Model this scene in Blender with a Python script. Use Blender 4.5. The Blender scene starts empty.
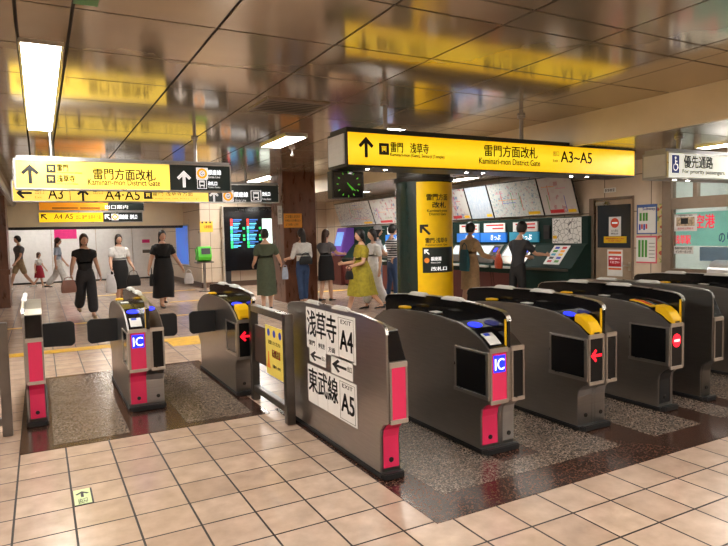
import bpy, bmesh, math, random
from mathutils import Vector, Matrix, Quaternion
random.seed(7)
S = bpy.context.scene
COL = S.collection
PI = math.pi

# ------------------------------------------------------------------ camera, world, exposure
YAW, PITCH, ROLL, FPX, CAMH = 0.492979188, 0.0635333805, -0.0229740444, 601.95207, 1.52
_f = Vector((math.sin(YAW)*math.cos(PITCH), math.cos(YAW)*math.cos(PITCH), -math.sin(PITCH)))
_r0 = Vector((math.cos(YAW), -math.sin(YAW), 0)); _u0 = _r0.cross(_f)
_r = math.cos(ROLL)*_r0 + math.sin(ROLL)*_u0
_u = -math.sin(ROLL)*_r0 + math.cos(ROLL)*_u0
CAM0 = Vector((0, 0, CAMH))
cam_d = bpy.data.cameras.new('camera'); cam = bpy.data.objects.new('camera', cam_d); COL.objects.link(cam)
cam_d.sensor_width = 36; cam_d.lens = FPX*36/728; cam_d.clip_start = 0.05; cam_d.clip_end = 200
m = Matrix.Identity(4)
for i in range(3):
    m[i][0] = _r[i]; m[i][1] = _u[i]; m[i][2] = -_f[i]; m[i][3] = CAM0[i]
cam.matrix_world = m
S.camera = cam
S.view_settings.view_transform = 'Standard'; S.view_settings.look = 'None'
S.view_settings.gamma = 1; S.view_settings.use_curve_mapping = False
S.view_settings.exposure = 0.0
w = bpy.data.worlds.new('world'); S.world = w; w.use_nodes = True
w.node_tree.nodes['Background'].inputs[0].default_value = (0.9, 0.95, 1, 1)
w.node_tree.nodes['Background'].inputs[1].default_value = 0.15
LAMP = 46.0          # brightness of the ceiling fixtures
LAMP_FAR = 52.0

# points on known planes of the station, measured along the camera's sight lines
def ray(u, v): return _r*((u-364)/FPX) - _u*((v-273)/FPX) + _f
def at_x(u, v, x): d = ray(u, v); return CAM0 + d*(x/d.x)
def at_y(u, v, y): d = ray(u, v); return CAM0 + d*(y/d.y)
def at_z(u, v, z): d = ray(u, v); return CAM0 + d*((z-CAMH)/d.z)

# ------------------------------------------------------------------ materials
def lin(c): return c/12.92 if c <= .04045 else ((c+.055)/1.055)**2.4
def C(r, g, b): return (lin(r/255), lin(g/255), lin(b/255), 1)
MATS = {}
def mat(name, col, rough=.5, metal=0, emit=0, noise=.06, scale=8, bump=0, bscale=60, coat=0, emit_col=None, stretch=None):
    if name in MATS: return MATS[name]
    mt = bpy.data.materials.new(name); mt.use_nodes = True
    nt = mt.node_tree; b = nt.nodes['Principled BSDF']; N = nt.nodes.new; Lk = nt.links.new
    b.inputs['Base Color'].default_value = col
    b.inputs['Roughness'].default_value = rough; b.inputs['Metallic'].default_value = metal
    if coat: b.inputs['Coat Weight'].default_value = coat; b.inputs['Coat Roughness'].default_value = .06
    if emit:
        b.inputs['Emission Color'].default_value = emit_col or col
        b.inputs['Emission Strength'].default_value = emit
    if noise or bump:
        tc = N('ShaderNodeTexCoord'); mp = N('ShaderNodeMapping'); Lk(tc.outputs['Object'], mp.inputs['Vector'])
        if stretch: mp.inputs['Scale'].default_value = stretch
    if noise:
        nz = N('ShaderNodeTexNoise'); nz.inputs['Scale'].default_value = scale; nz.inputs['Detail'].default_value = 4
        Lk(mp.outputs[0], nz.inputs['Vector'])
        mx = N('ShaderNodeMix'); mx.data_type = 'RGBA'; mx.blend_type = 'MULTIPLY'; mx.inputs['Factor'].default_value = 1
        rp = N('ShaderNodeMapRange'); rp.inputs['From Min'].default_value = .3; rp.inputs['From Max'].default_value = .7
        rp.inputs['To Min'].default_value = 1-noise*2; rp.inputs['To Max'].default_value = 1+noise
        Lk(nz.outputs['Fac'], rp.inputs['Value'])
        mx.inputs['A'].default_value = col; Lk(rp.outputs[0], mx.inputs['B']); Lk(mx.outputs['Result'], b.inputs['Base Color'])
        r2 = N('ShaderNodeMapRange'); r2.inputs['To Min'].default_value = max(.02, rough-noise*.6); r2.inputs['To Max'].default_value = min(1, rough+noise*.6)
        Lk(nz.outputs['Fac'], r2.inputs['Value']); Lk(r2.outputs[0], b.inputs['Roughness'])
    if bump:
        n2 = N('ShaderNodeTexNoise'); n2.inputs['Scale'].default_value = bscale; n2.inputs['Detail'].default_value = 3
        Lk(mp.outputs[0], n2.inputs['Vector'])
        bp = N('ShaderNodeBump'); bp.inputs['Strength'].default_value = bump; bp.inputs['Distance'].default_value = .01
        Lk(n2.outputs['Fac'], bp.inputs['Height']); Lk(bp.outputs[0], b.inputs['Normal'])
    MATS[name] = mt
    return mt

def tile_mat(name, c1, c2, grout, tx, ty, ox, oy, mortar, rough, axes='XY', mott=.12, coat=0, mscale=3.2):
    mt = bpy.data.materials.new(name); mt.use_nodes = True
    nt = mt.node_tree; b = nt.nodes['Principled BSDF']; N = nt.nodes.new; Lk = nt.links.new
    tc = N('ShaderNodeTexCoord'); sp = N('ShaderNodeSeparateXYZ'); Lk(tc.outputs['Object'], sp.inputs[0])
    cb = N('ShaderNodeCombineXYZ')
    def off(o, d):
        a = N('ShaderNodeMath'); a.operation = 'SUBTRACT'; a.inputs[1].default_value = d; Lk(o, a.inputs[0]); return a.outputs[0]
    Lk(off(sp.outputs[axes[0]], ox), cb.inputs[0]); Lk(off(sp.outputs[axes[1]], oy), cb.inputs[1])
    br = N('ShaderNodeTexBrick'); br.offset = 0; br.squash = 1
    br.inputs['Scale'].default_value = 1; br.inputs['Brick Width'].default_value = tx; br.inputs['Row Height'].default_value = ty
    br.inputs['Mortar Size'].default_value = mortar; br.inputs['Mortar Smooth'].default_value = .1; br.inputs['Bias'].default_value = 0
    br.inputs['Color1'].default_value = c1; br.inputs['Color2'].default_value = c2; br.inputs['Mortar'].default_value = grout
    Lk(cb.outputs[0], br.inputs['Vector'])
    nz = N('ShaderNodeTexNoise'); nz.inputs['Scale'].default_value = mscale; nz.inputs['Detail'].default_value = 5; nz.inputs['Roughness'].default_value = .6
    Lk(tc.outputs['Object'], nz.inputs['Vector'])
    mr = N('ShaderNodeMapRange'); mr.inputs['From Min'].default_value = .3; mr.inputs['From Max'].default_value = .7
    mr.inputs['To Min'].default_value = 1-mott*1.6; mr.inputs['To Max'].default_value = 1+mott
    Lk(nz.outputs['Fac'], mr.inputs['Value'])
    mx = N('ShaderNodeMix'); mx.data_type = 'RGBA'; mx.blend_type = 'MULTIPLY'; mx.inputs['Factor'].default_value = 1
    Lk(br.outputs['Color'], mx.inputs['A']); Lk(mr.outputs[0], mx.inputs['B']); Lk(mx.outputs['Result'], b.inputs['Base Color'])
    rr = N('ShaderNodeMapRange'); rr.inputs['To Min'].default_value = rough-.08; rr.inputs['To Max'].default_value = rough+.1
    Lk(nz.outputs['Fac'], rr.inputs['Value'])
    ad = N('ShaderNodeMath'); ad.operation = 'MULTIPLY_ADD'; ad.inputs[1].default_value = .4; Lk(br.outputs['Fac'], ad.inputs[0]); Lk(rr.outputs[0], ad.inputs[2])
    Lk(ad.outputs[0], b.inputs['Roughness'])
    bp = N('ShaderNodeBump'); bp.inputs['Strength'].default_value = .5; bp.inputs['Distance'].default_value = .003; bp.invert = True
    Lk(br.outputs['Fac'], bp.inputs['Height']); Lk(bp.outputs[0], b.inputs['Normal'])
    return mt

def granite(name, ca, cb_, cc, rough=.25, scale=95):
    mt = bpy.data.materials.new(name); mt.use_nodes = True
    nt = mt.node_tree; b = nt.nodes['Principled BSDF']; N = nt.nodes.new; Lk = nt.links.new
    tc = N('ShaderNodeTexCoord'); vo = N('ShaderNodeTexVoronoi'); vo.inputs['Scale'].default_value = scale
    Lk(tc.outputs['Object'], vo.inputs['Vector'])
    cr = N('ShaderNodeValToRGB'); cr.color_ramp.interpolation = 'CONSTANT'
    e = cr.color_ramp.elements; e[0].position = 0; e[0].color = ca; e[1].position = .45; e[1].color = cb_
    k = e.new(.8); k.color = cc
    sp = N('ShaderNodeSeparateColor'); Lk(vo.outputs['Color'], sp.inputs[0]); Lk(sp.outputs[0], cr.inputs[0])
    Lk(cr.outputs[0], b.inputs['Base Color']); b.inputs['Roughness'].default_value = rough
    return mt

def sheet_mat(name, cols, scale, rough=.45, emit=0, kind='cells', stretch=(1, 1, 1)):
    """printed sheet: pale ground with small coloured cells (maps, posters, screens seen from afar)"""
    mt = bpy.data.materials.new(name); mt.use_nodes = True
    nt = mt.node_tree; b = nt.nodes['Principled BSDF']; N = nt.nodes.new; Lk = nt.links.new
    tc = N('ShaderNodeTexCoord'); mp = N('ShaderNodeMapping'); mp.inputs['Scale'].default_value = stretch; Lk(tc.outputs['Object'], mp.inputs[0])
    vo = N('ShaderNodeTexVoronoi'); vo.inputs['Scale'].default_value = scale
    if kind == 'lines': vo.feature = 'DISTANCE_TO_EDGE'
    if kind == 'blocks': vo.distance = 'CHEBYCHEV'
    Lk(mp.outputs[0], vo.inputs['Vector'])
    cr = N('ShaderNodeValToRGB'); cr.color_ramp.interpolation = 'CONSTANT'
    e = cr.color_ramp.elements
    e[0].position = 0; e[0].color = cols[0][1]; e[1].position = cols[1][0]; e[1].color = cols[1][1]
    for p, c in cols[2:]: e.new(p).color = c
    if kind == 'lines': Lk(vo.outputs['Distance'], cr.inputs[0])
    else:
        sp = N('ShaderNodeSeparateColor'); Lk(vo.outputs['Color'], sp.inputs[0]); Lk(sp.outputs[0], cr.inputs[0])
    Lk(cr.outputs[0], b.inputs['Base Color']); b.inputs['Roughness'].default_value = rough
    if emit: Lk(cr.outputs[0], b.inputs['Emission Color']); b.inputs['Emission Strength'].default_value = emit
    return mt

STEEL = mat('brushed_steel', C(174, 171, 168), .3, 1, noise=.04, scale=6, stretch=(1, 1, 14))
STEEL_L = mat('bright_steel', C(208, 206, 202), .28, 1, noise=.04)
STEEL_D = mat('dark_steel', C(124, 120, 116), .33, 1, noise=.06)
BLACK = mat('black_gloss', C(14, 14, 16), .12, 0, noise=.02)
BLACKP = mat('black_panel', C(20, 20, 21), .28, noise=.02); BLACKP.node_tree.nodes['Principled BSDF'].inputs['Specular IOR Level'].default_value = .2
BLACKM = mat('black_matt', C(22, 22, 24), .5, 0, noise=.04)
RUBBER = mat('black_rubber', C(24, 24, 25), .6, noise=.05)
PINK = mat('pink_panel', C(232, 48, 98), .35, noise=.02)
YEL = mat('yellow_plastic', C(238, 190, 10), .4, noise=.03)
WHITE = mat('white_plastic', C(212, 212, 208), .35, noise=.02)
PAPER = mat('white_paper', C(238, 238, 236), .55, noise=.02)
INK = mat('black_ink', C(12, 12, 12), .5, noise=0)
INKG = mat('grey_ink', C(90, 85, 75), .5, noise=0)
INKW = mat('white_print', C(250, 250, 250), .5, noise=0, emit=.5)
SIGNY = mat('lit_yellow_sign', C(250, 200, 20), .3, noise=.02, emit=.85, emit_col=C(255, 205, 10))
def tube_glow(m_, edge, mid):
    nt = m_.node_tree; N = nt.nodes.new; tc = N('ShaderNodeTexCoord'); sp = N('ShaderNodeSeparateXYZ'); nt.links.new(tc.outputs['Generated'], sp.inputs[0])
    cr = N('ShaderNodeValToRGB'); e = cr.color_ramp.elements; e[0].position = 0; e[0].color = edge; e[1].position = 1; e[1].color = edge; k = e.new(.5); k.color = mid
    nt.links.new(sp.outputs[2], cr.inputs[0]); nt.links.new(cr.outputs[0], nt.nodes['Principled BSDF'].inputs['Emission Color'])
tube_glow(SIGNY, C(246, 192, 2), C(255, 230, 50))
SIGNYP = mat('lit_pale_yellow_sign', C(252, 220, 90), .3, noise=.02, emit=.85, emit_col=C(255, 225, 95))
SIGNK = mat('black_sign_face', C(36, 46, 44), .3, noise=.02)
SIGNW = mat('lit_white_sign', C(240, 240, 225), .3, noise=.02, emit=.6)
SIGNBOX = mat('grey_sign_housing', C(168, 168, 168), .4, .2, noise=.04)
SIGNBOXD = mat('dark_sign_housing', C(60, 58, 56), .4, .6, noise=.04)
BLUEL = mat('blue_light', C(30, 50, 255), .3, noise=0, emit=1.1)
REDL = mat('red_light', C(255, 25, 45), .3, noise=0, emit=1.6)
BLUEP = mat('blue_print', C(25, 60, 190), .4, noise=0)
NAVY = mat('navy_sign', C(30, 45, 120), .4, noise=0, emit=.25)
REDP = mat('red_print', C(205, 35, 45), .45, noise=0)
ORANGE = mat('orange_print', C(240, 150, 25), .45, noise=0, emit=.3)
GREENP = mat('green_print', C(70, 150, 50), .45, noise=0)
SKIN = mat('skin', C(214, 168, 140), .5, noise=.03)
HAIR = mat('dark_hair', C(28, 22, 20), .45, noise=.08, scale=40)
HAIRB = mat('brown_hair', C(74, 48, 34), .45, noise=.08, scale=40)
GRANR = granite('red_granite', C(34, 22, 19), C(70, 43, 34), C(100, 72, 58), .2, 120)
GRANG = granite('grey_granite', C(72, 62, 55), C(108, 95, 85), C(140, 126, 114), .24, 120)

# ------------------------------------------------------------------ mesh builder
class MB:
    def __init__(s): s.bm = bmesh.new(); s.mi = 0
    def face(s, pts):
        vs = [s.bm.verts.new(p) for p in pts]
        f = s.bm.faces.new(vs); f.material_index = s.mi; return f
    def box(s, x0, x1, y0, y1, z0, z1):
        v = [s.bm.verts.new((x, y, z)) for x in (x0, x1) for y in (y0, y1) for z in (z0, z1)]
        for q in ((0, 1, 3, 2), (4, 6, 7, 5), (0, 4, 5, 1), (2, 3, 7, 6), (0, 2, 6, 4), (1, 5, 7, 3)):
            f = s.bm.faces.new([v[i] for i in q]); f.material_index = s.mi
        return s
    def hull(s, a, b):
        """two equal point loops joined into a closed solid"""
        A = [s.bm.verts.new(p) for p in a]; B = [s.bm.verts.new(p) for p in b]; n = len(A)
        fs = [s.bm.faces.new(A[::-1]), s.bm.faces.new(B)]
        for i in range(n): fs.append(s.bm.faces.new((A[i], A[(i+1) % n], B[(i+1) % n], B[i])))
        for f in fs: f.material_index = s.mi
        return s
    def prism_x(s, yz, x0, x1): return s.hull([(x0, y, z) for y, z in yz], [(x1, y, z) for y, z in yz])
    def prism_y(s, xz, y0, y1): return s.hull([(x, y0, z) for x, z in xz], [(x, y1, z) for x, z in xz])
    def prism_z(s, xy, z0, z1): return s.hull([(x, y, z0) for x, y in xy], [(x, y, z1) for x, y in xy])
    def band(s, yz, x0, x1, t):
        """plate of thickness t following an open y-z line; offset to its left-hand side"""
        n = len(yz); off = []
        for i in range(n):
            a = yz[max(i-1, 0)]; b = yz[min(i+1, n-1)]
            d = Vector((b[0]-a[0], b[1]-a[1])).normalized(); off.append((yz[i][0]-d.y*t, yz[i][1]+d.x*t))
        return s.prism_x(list(yz)+off[::-1], x0, x1)
    def ring(s, loops, cap=True, closed=True):
        L = [[s.bm.verts.new(p) for p in lp] for lp in loops]; n = len(L[0])
        for a, b in zip(L, L[1:]):
            for i in range(n if closed else n-1):
                f = s.bm.faces.new((a[i], a[(i+1) % n], b[(i+1) % n], b[i])); f.material_index = s.mi
        if cap:
            for lp in (L[0][::-1], L[-1]):
                f = s.bm.faces.new(lp); f.material_index = s.mi
        return s
    def tube(s, pts, r, n=10):
        pts = [Vector(p) for p in pts]; rs = r if isinstance(r, (list, tuple)) else [r]*len(pts)
        loops = []; up = None
        for i, p in enumerate(pts):
            d = (pts[min(i+1, len(pts)-1)]-pts[max(i-1, 0)]).normalized()
            if up is None: up = Vector((0, 0, 1)) if abs(d.z) < .9 else Vector((1, 0, 0))
            a = d.cross(up).normalized(); b = a.cross(d).normalized(); up = b
            loops.append([p+rs[i]*(math.cos(2*PI*k/n)*a+math.sin(2*PI*k/n)*b) for k in range(n)])
        return s.ring(loops)
    def cyl(s, c, r, z0, z1, n=24, r2=None):
        r2 = r if r2 is None else r2
        return s.ring([[(c[0]+r*math.cos(2*PI*k/n), c[1]+r*math.sin(2*PI*k/n), z0) for k in range(n)],
                       [(c[0]+r2*math.cos(2*PI*k/n), c[1]+r2*math.sin(2*PI*k/n), z1) for k in range(n)]])
    def lathe(s, prof, n=24, c=(0, 0)):
        return s.ring([[(c[0]+r*math.cos(2*PI*k/n), c[1]+r*math.sin(2*PI*k/n), z) for k in range(n)] for r, z in prof])
    def ball(s, c, rx, ry, rz, n=12, mth=8):
        c = Vector(c); loops = []
        for j in range(1, mth):
            t = PI*j/mth
            loops.append([c+Vector((rx*math.sin(t)*math.cos(2*PI*k/n), ry*math.sin(t)*math.sin(2*PI*k/n), -rz*math.cos(t))) for k in range(n)])
        return s.ring(loops)
    def disc(s, c, ax1, ax2, t, n=28):
        c = Vector(c); ax1 = Vector(ax1); ax2 = Vector(ax2); nn = ax1.cross(ax2).normalized()*t
        lp = [c+ax1*math.cos(2*PI*k/n)+ax2*math.sin(2*PI*k/n) for k in range(n)]
        return s.hull(lp, [p+nn for p in lp])
    def build(s, name, mats, parent=None, bevel=0, smooth=False, loc=None, seg=2, rot=None):
        bmesh.ops.recalc_face_normals(s.bm, faces=s.bm.faces)
        if bevel:
            es = [e for e in s.bm.edges if len(e.link_faces) == 2 and e.calc_face_angle(0) > .5]
            bmesh.ops.bevel(s.bm, geom=es, offset=bevel, segments=seg, affect='EDGES', clamp_overlap=True)
        me = bpy.data.meshes.new(name); s.bm.to_mesh(me); s.bm.free()
        if not isinstance(mats, (list, tuple)): mats = [mats]
        for q in mats: me.materials.append(q)
        if smooth:
            for p in me.polygons: p.use_smooth = True
            try: me.set_sharp_from_angle(angle=.7)
            except Exception: pass
        o = bpy.data.objects.new(name, me); COL.objects.link(o)
        if parent: o.parent = parent
        if loc is not None: o.location = loc
        if rot is not None: o.rotation_euler = rot
        return o

def tag(o, label, cat, group=None, kind=None):
    o['label'] = label; o['category'] = cat
    if group: o['group'] = group
    if kind: o['kind'] = kind
    return o
def thing(name, label, cat, loc=(0, 0, 0), rz=0, group=None):
    o = bpy.data.objects.new(name, None); o.empty_display_size = .1; COL.objects.link(o)
    o.location = loc; o.rotation_euler = (0, 0, rz)
    return tag(o, label, cat, group)
def struct(name, mb, mats, parent=None, **k):
    o = mb.build(name, mats, parent, **k)
    o['kind'] = 'structure'
    return o
def copy_tree(o, parent=None):
    c = o.copy(); COL.objects.link(c)
    if parent: c.parent = parent
    for ch in list(o.children): copy_tree(ch, c)
    return c

# lettering ---------------------------------------------------------------------------------
def text_geo(body, size, bold=0, align='CENTER', sx=1, space=1):
    cu = bpy.data.curves.new('txt', 'FONT'); cu.body = body; cu.size = size; cu.align_x = align; cu.align_y = 'CENTER'
    cu.offset = bold; cu.space_character = space; cu.resolution_u = 3; cu.fill_mode = 'FRONT'; cu.extrude = 0.0006
    o = bpy.data.objects.new('txt', cu); COL.objects.link(o); o.scale.x = sx
    dg = bpy.context.evaluated_depsgraph_get()
    me = bpy.data.meshes.new_from_object(o.evaluated_get(dg))
    v = [Vector((p.co.x*sx, p.co.y, p.co.z)) for p in me.vertices]; f = [list(p.vertices) for p in me.polygons]
    bpy.data.objects.remove(o); bpy.data.curves.remove(cu); bpy.data.meshes.remove(me)
    return v, f
FR = {'-y': Matrix(((1, 0, 0), (0, 0, -1), (0, 1, 0))),      # readable from -Y: local x->X, y->Z, z->-Y
      '-x': Matrix(((0, 0, -1), (-1, 0, 0), (0, 1, 0))),     # readable from -X: local x->-Y, y->Z, z->-X
      '+z': Matrix.Identity(3)}
def letters(name, items, frame, material, parent=None, warp=None, loc=None):
    """items: (text, width, height, (x, y, z) centre [, bold]) -> one lettering mesh"""
    M3 = FR[frame] if isinstance(frame, str) else frame
    V, F = [], []
    for it in items:
        body, wd, ht, c = it[:4]; bold = it[4] if len(it) > 4 else 0
        v, f = text_geo(body, 1)
        xs = [p.x for p in v]; ys = [p.y for p in v]
        kx = wd/(max(xs)-min(xs)); ky = ht/(max(ys)-min(ys)); cx = (max(xs)+min(xs))/2; cy = (max(ys)+min(ys))/2
        e = bold*.8
        for dx_, dy_ in (((0, 0),) if not bold else ((-e, -e*.5), (-e, e*.5), (e, -e*.5), (e, e*.5))):   # heavier strokes
            b0 = len(V)
            for p in v:
                q = M3 @ Vector(((p.x-cx+dx_)*kx, (p.y-cy+dy_)*ky, p.z)) + Vector(c)
                V.append(warp(q) if warp else q)
            F += [[i+b0 for i in q] for q in f]
    me = bpy.data.meshes.new(name); me.from_pydata([tuple(p) for p in V], [], F); me.materials.append(material)
    o = bpy.data.objects.new(name, me); COL.objects.link(o)
    if parent: o.parent = parent
    if loc is not None: o.location = loc
    return o
ARROW = [(0, .5), (.42, .08), (.3, -.04), (.085, .17), (.085, -.5), (-.085, -.5), (-.085, .17), (-.3, -.04), (-.42, .08)]
def arrow_mb(mb, c, size, ang, frame, t=.0015, wide=1):
    M3 = FR[frame] if isinstance(frame, str) else frame; ca, sa = math.cos(ang), math.sin(ang)
    pts = [Vector(((x*wide*ca-y*sa)*size, (x*wide*sa+y*ca)*size, 0)) for x, y in ARROW]
    # split to convex pieces: head left, head right, shaft
    def put(ix):
        a = [M3 @ pts[i]+Vector(c) for i in ix]; n = M3 @ Vector((0, 0, t)); mb.hull(a, [p+n for p in a])
    put((0, 1, 2, 3)); put((0, 6, 7, 8)); put((0, 3, 4, 5, 6))
    return mb

# ================================================================== SETTING
ZC, ZL = 3.0, 2.63                    # main ceiling, lower ceiling beyond the step
XR, XS = 8.6, 6.2                     # right-hand wall, ceiling step
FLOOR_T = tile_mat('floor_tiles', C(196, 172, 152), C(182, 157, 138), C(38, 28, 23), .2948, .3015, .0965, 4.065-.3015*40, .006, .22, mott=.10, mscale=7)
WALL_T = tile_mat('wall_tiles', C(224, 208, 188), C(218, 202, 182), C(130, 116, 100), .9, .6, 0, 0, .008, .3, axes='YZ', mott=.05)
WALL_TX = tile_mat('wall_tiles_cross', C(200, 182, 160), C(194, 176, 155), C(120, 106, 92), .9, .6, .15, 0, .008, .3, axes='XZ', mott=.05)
PANEL = mat('ceiling_panel', C(184, 167, 144), .11, .55, noise=.04, scale=1.5)
PANELLOW = mat('low_ceiling_panel', C(178, 166, 148), .22, .4, noise=.05, scale=1.5)
GROOVE = mat('ceiling_groove', C(30, 24, 20), .8, noise=0)
BEAMC = mat('beam_cream', C(242, 226, 190), .4, noise=.04, scale=2)
MARBLE = mat('brown_marble', C(112, 72, 52), .3, noise=.2, scale=9, stretch=(1, 1, .3))
WALLP = mat('white_hoarding', C(232, 232, 230), .4, noise=.03)
BASEB = mat('baseboard_brown', C(88, 66, 52), .4, noise=.08)
FRAMEB = mat('bronze_frame', C(138, 122, 106), .4, .4, noise=.05)
PIPE = mat('silver_trim', C(190, 190, 188), .3, .8, noise=.03)

b = MB(); b.box(-3.2, 8.9, -5.5, 27, -.1, 0); struct('floor', b, FLOOR_T)
# granite beds under the two banks of gates
b = MB(); b.box(-.2, 1.68, 4.9, 7.55, 0, .003); b.box(1.76, 8.55, 2.53, 5.0, 0, .003); struct('floor_granite_border', b, GRANR)
b = MB()
for x0, x1, y0, y1 in ((.02, .56, 5.0, 7.45), (1.0, 1.56, 5.0, 7.45), (1.99, 2.62, 2.8, 4.95), (2.62, 2.95, 2.8, 3.0), (2.95, 3.53, 2.8, 4.95), (3.88, 4.44, 2.8, 4.95), (4.7, 5.0, 2.8, 4.95), (5.24, 6.1, 2.8, 4.95), (6.45, 8.5, 2.8, 4.95)):
    b.box(x0, x1, y0, y1, .003, .0045)
struct('floor_granite_inset', b, GRANG)
b = MB()
for x0, x1, y0, y1 in ((-3, 1.6, 9.2, 9.48), (1.6, 2.7, 8.75, 9.5), (-3, 4.0, 12.2, 12.34), (2.7, 4.3, 14.9, 15.05), (5.2, 8, 14.8, 15.05), (1, 4, 18.0, 18.2)):
    b.box(x0, x1, y0, y1, 0, .003)
struct('floor_tactile_strip', b, mat('tactile_yellow', C(222, 172, 40), .5, noise=.1, bump=.6, bscale=90))

# ceiling: glossy panels with open joints, narrow service strips between the fields
b = MB(); G = .011
xs = [-3.2, -2.74, -1.82, -.90, -.063, .262, 1.187, 2.106, 3.015, 3.93, 4.87, 5.215, XS]
ys = [3.41+.905*k for k in range(0, 26)]; ys = [-5.5, -4.15, -3.25, -2.34, -1.44, -.53, .38, 1.28, 2.19, 3.10] + ys
for i in range(len(xs)-1):
    for j in range(len(ys)-1):
        if xs[i+1] <= -.9+1e-6 and ys[j] > 9: continue
        b.box(xs[i]+G, xs[i+1]-G, ys[j]+G, ys[j+1]-G, ZC, ZC+.012)
struct('ceiling', b, PANEL)
b = MB(); b.box(-3.2, XS, -5.5, 27, ZC+.012, ZC+.1); struct('ceiling_backing', b, GROOVE)
b = MB()
for k in range(-6, 30): b.box(XS+.06, XR+.3, k*.9+.012, (k+1)*.9-.012, ZL, ZL+.02)
struct('ceiling_lower', b, PANELLOW)
b = MB(); b.box(XS+.05, XR+.3, -5.5, 27, ZL+.02, ZL+.08); struct('ceiling_lower_backing', b, GROOVE)
b = MB(); b.box(XS, XS+.06, -5.5, 27, ZL-.02, ZC+.01); struct('trim_1', b, BEAMC)
# left-hand step with its silver edge rail
b = MB(); b.box(-3.2, -.62, 9.2, 27, 2.62, ZC); struct('ceiling_left_step', b, mat('step_soffit', C(120, 100, 84), .3, .3, noise=.05))
b = MB(); b.tube([(-.60, 9.0, 2.70), (-.60, 22, 2.70)], .05, 12); b.box(-.66, -.60, 9.05, 22, 2.60, 2.82); struct('trim_2', b, PIPE)
# far bulkhead
b = MB(); b.box(-3.2, 4.4, 21.0, 21.3, 1.98, ZC); struct('wall_far_bulkhead', b, BEAMC)
b = MB(); b.box(-3.2, 4.4, 20.98, 21.32, 1.9, 1.98); struct('trim_3', b, SIGNBOXD)

# walls
b = MB(); b.box(-3.3, -3.2, -5.5, 27, 0, ZC); struct('wall_left', b, WALL_T)
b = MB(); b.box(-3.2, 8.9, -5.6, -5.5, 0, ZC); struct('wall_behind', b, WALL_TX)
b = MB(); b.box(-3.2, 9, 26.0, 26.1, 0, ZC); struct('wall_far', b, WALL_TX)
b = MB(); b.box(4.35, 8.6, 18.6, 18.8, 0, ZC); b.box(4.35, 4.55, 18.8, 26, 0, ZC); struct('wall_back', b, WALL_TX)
b = MB(); b.box(4.33, 8.6, 18.57, 18.6, 0, .16); b.box(4.32, 4.35, 18.57, 26, 0, .16); struct('baseboard_back', b, BASEB)
# right-hand wall: solid parts around the staff door and the office window
DY0, DY1, DZ = 6.65, 7.42, 2.02
WY1, WZ0, WZ1 = 5.93, .89, 1.80       # office window: far edge, sill, head
b = MB()
b.box(XR, XR+.15, DY1, 26, 0, ZL); b.box(XR, XR+.15, DY0, DY1, DZ, ZL); b.box(XR, XR+.15, WY1+.15, DY0, 0, ZL)
b.box(XR, XR+.15, -5.5, WY1+.15, 0, WZ0-.1)
struct('wall_right', b, WALL_T)
b = MB(); b.box(XR-.02, XR, 5.9, DY0-.08, 0, .14); b.box(XR-.02, XR, -5.5, 5.9, 0, .14); struct('baseboard_right', b, BASEB)
# staff door
b = MB()
b.box(XR-.02, XR+.1, DY0-.04, DY0, 0, DZ+.04); b.box(XR-.02, XR+.1, DY1, DY1+.1, 0, DZ+.04); b.box(XR-.02, XR+.1, DY0, DY1, DZ, DZ+.04)
struct('door_frame', b, FRAMEB, bevel=.006)
dr = bpy.data.objects.new('door_1', None); COL.objects.link(dr); dr.location = (XR+.03, DY0, 0); dr['kind'] = 'structure'
DH = DY1-DY0
b = MB(); b.box(0, .045, .01, DH-.01, .01, DZ-.005)
struct('door_leaf', b, mat('door_tan', C(176, 156, 134), .4, .2, noise=.04), dr)
b = MB(); b.box(-.006, 0, .05, DH-.05, 1.2, 1.93)
struct('door_glass', b, mat('dark_glass', C(58, 64, 70), .12, 0, noise=.03), dr)
b = MB(); b.box(-.012, 0, .04, .08, .82, .96); b.tube([(-.012, .06, .9), (-.05, .06, .9), (-.05, .17, .9)], .01)
struct('door_handle', b, STEEL_L, dr)
b = MB(); b.box(-.06, -.002, DH-.32, DH-.04, DZ-.09, DZ-.03); struct('door_closer', b, STEEL_L, dr, bevel=.008)
# office front
b = MB()
b.box(XR-.05, XR+.08, WY1, WY1+.15, 0, ZL)                        # post
b.box(XR-.04, XR+.08, -5.5, WY1, WZ0-.1, WZ0)                      # sill
b.box(XR-.04, XR+.08, -5.5, WY1, WZ1, WZ1+.17)                     # transom
b.box(XR-.04, XR+.08, -5.5, WY1, ZL-.1, ZL)                        # head
for y in (5.56, 3.6, 1.6, -.4): b.box(XR-.03, XR+.06, y-.03, y+.03, WZ1+.17, ZL-.1)
for y in (3.3, .7): b.box(XR-.03, XR+.06, y-.04, y+.04, WZ0, WZ1)
b.box(XR-.02, XR+.04, WY1-.025, WY1, WZ0, WZ1)
struct('window_frame', b, FRAMEB)
gl = bpy.data.materials.new('clear_glass'); gl.use_nodes = True
nt = gl.node_tree; nt.nodes.clear()
o_ = nt.nodes.new('ShaderNodeOutputMaterial'); mx_ = nt.nodes.new('ShaderNodeMixShader'); t_ = nt.nodes.new('ShaderNodeBsdfTransparent'); g_ = nt.nodes.new('ShaderNodeBsdfGlossy')
g_.inputs['Roughness'].default_value = .03; fr_ = nt.nodes.new('ShaderNodeFresnel'); fr_.inputs['IOR'].default_value = 1.45
t_.inputs[0].default_value = (.93, .97, .96, 1)
nt.links.new(fr_.outputs[0], mx_.inputs[0]); nt.links.new(t_.outputs[0], mx_.inputs[1]); nt.links.new(g_.outputs[0], mx_.inputs[2]); nt.links.new(mx_.outputs[0], o_.inputs[0])
b = MB(); b.box(XR+.01, XR+.018, -5.5, WY1-.025, WZ0, WZ1); struct('window_1', b, gl)
b = MB(); b.box(XR+.01, XR+.018, -5.5, WY1, WZ1+.17, ZL-.1); struct('window_2', b, gl)
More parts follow.
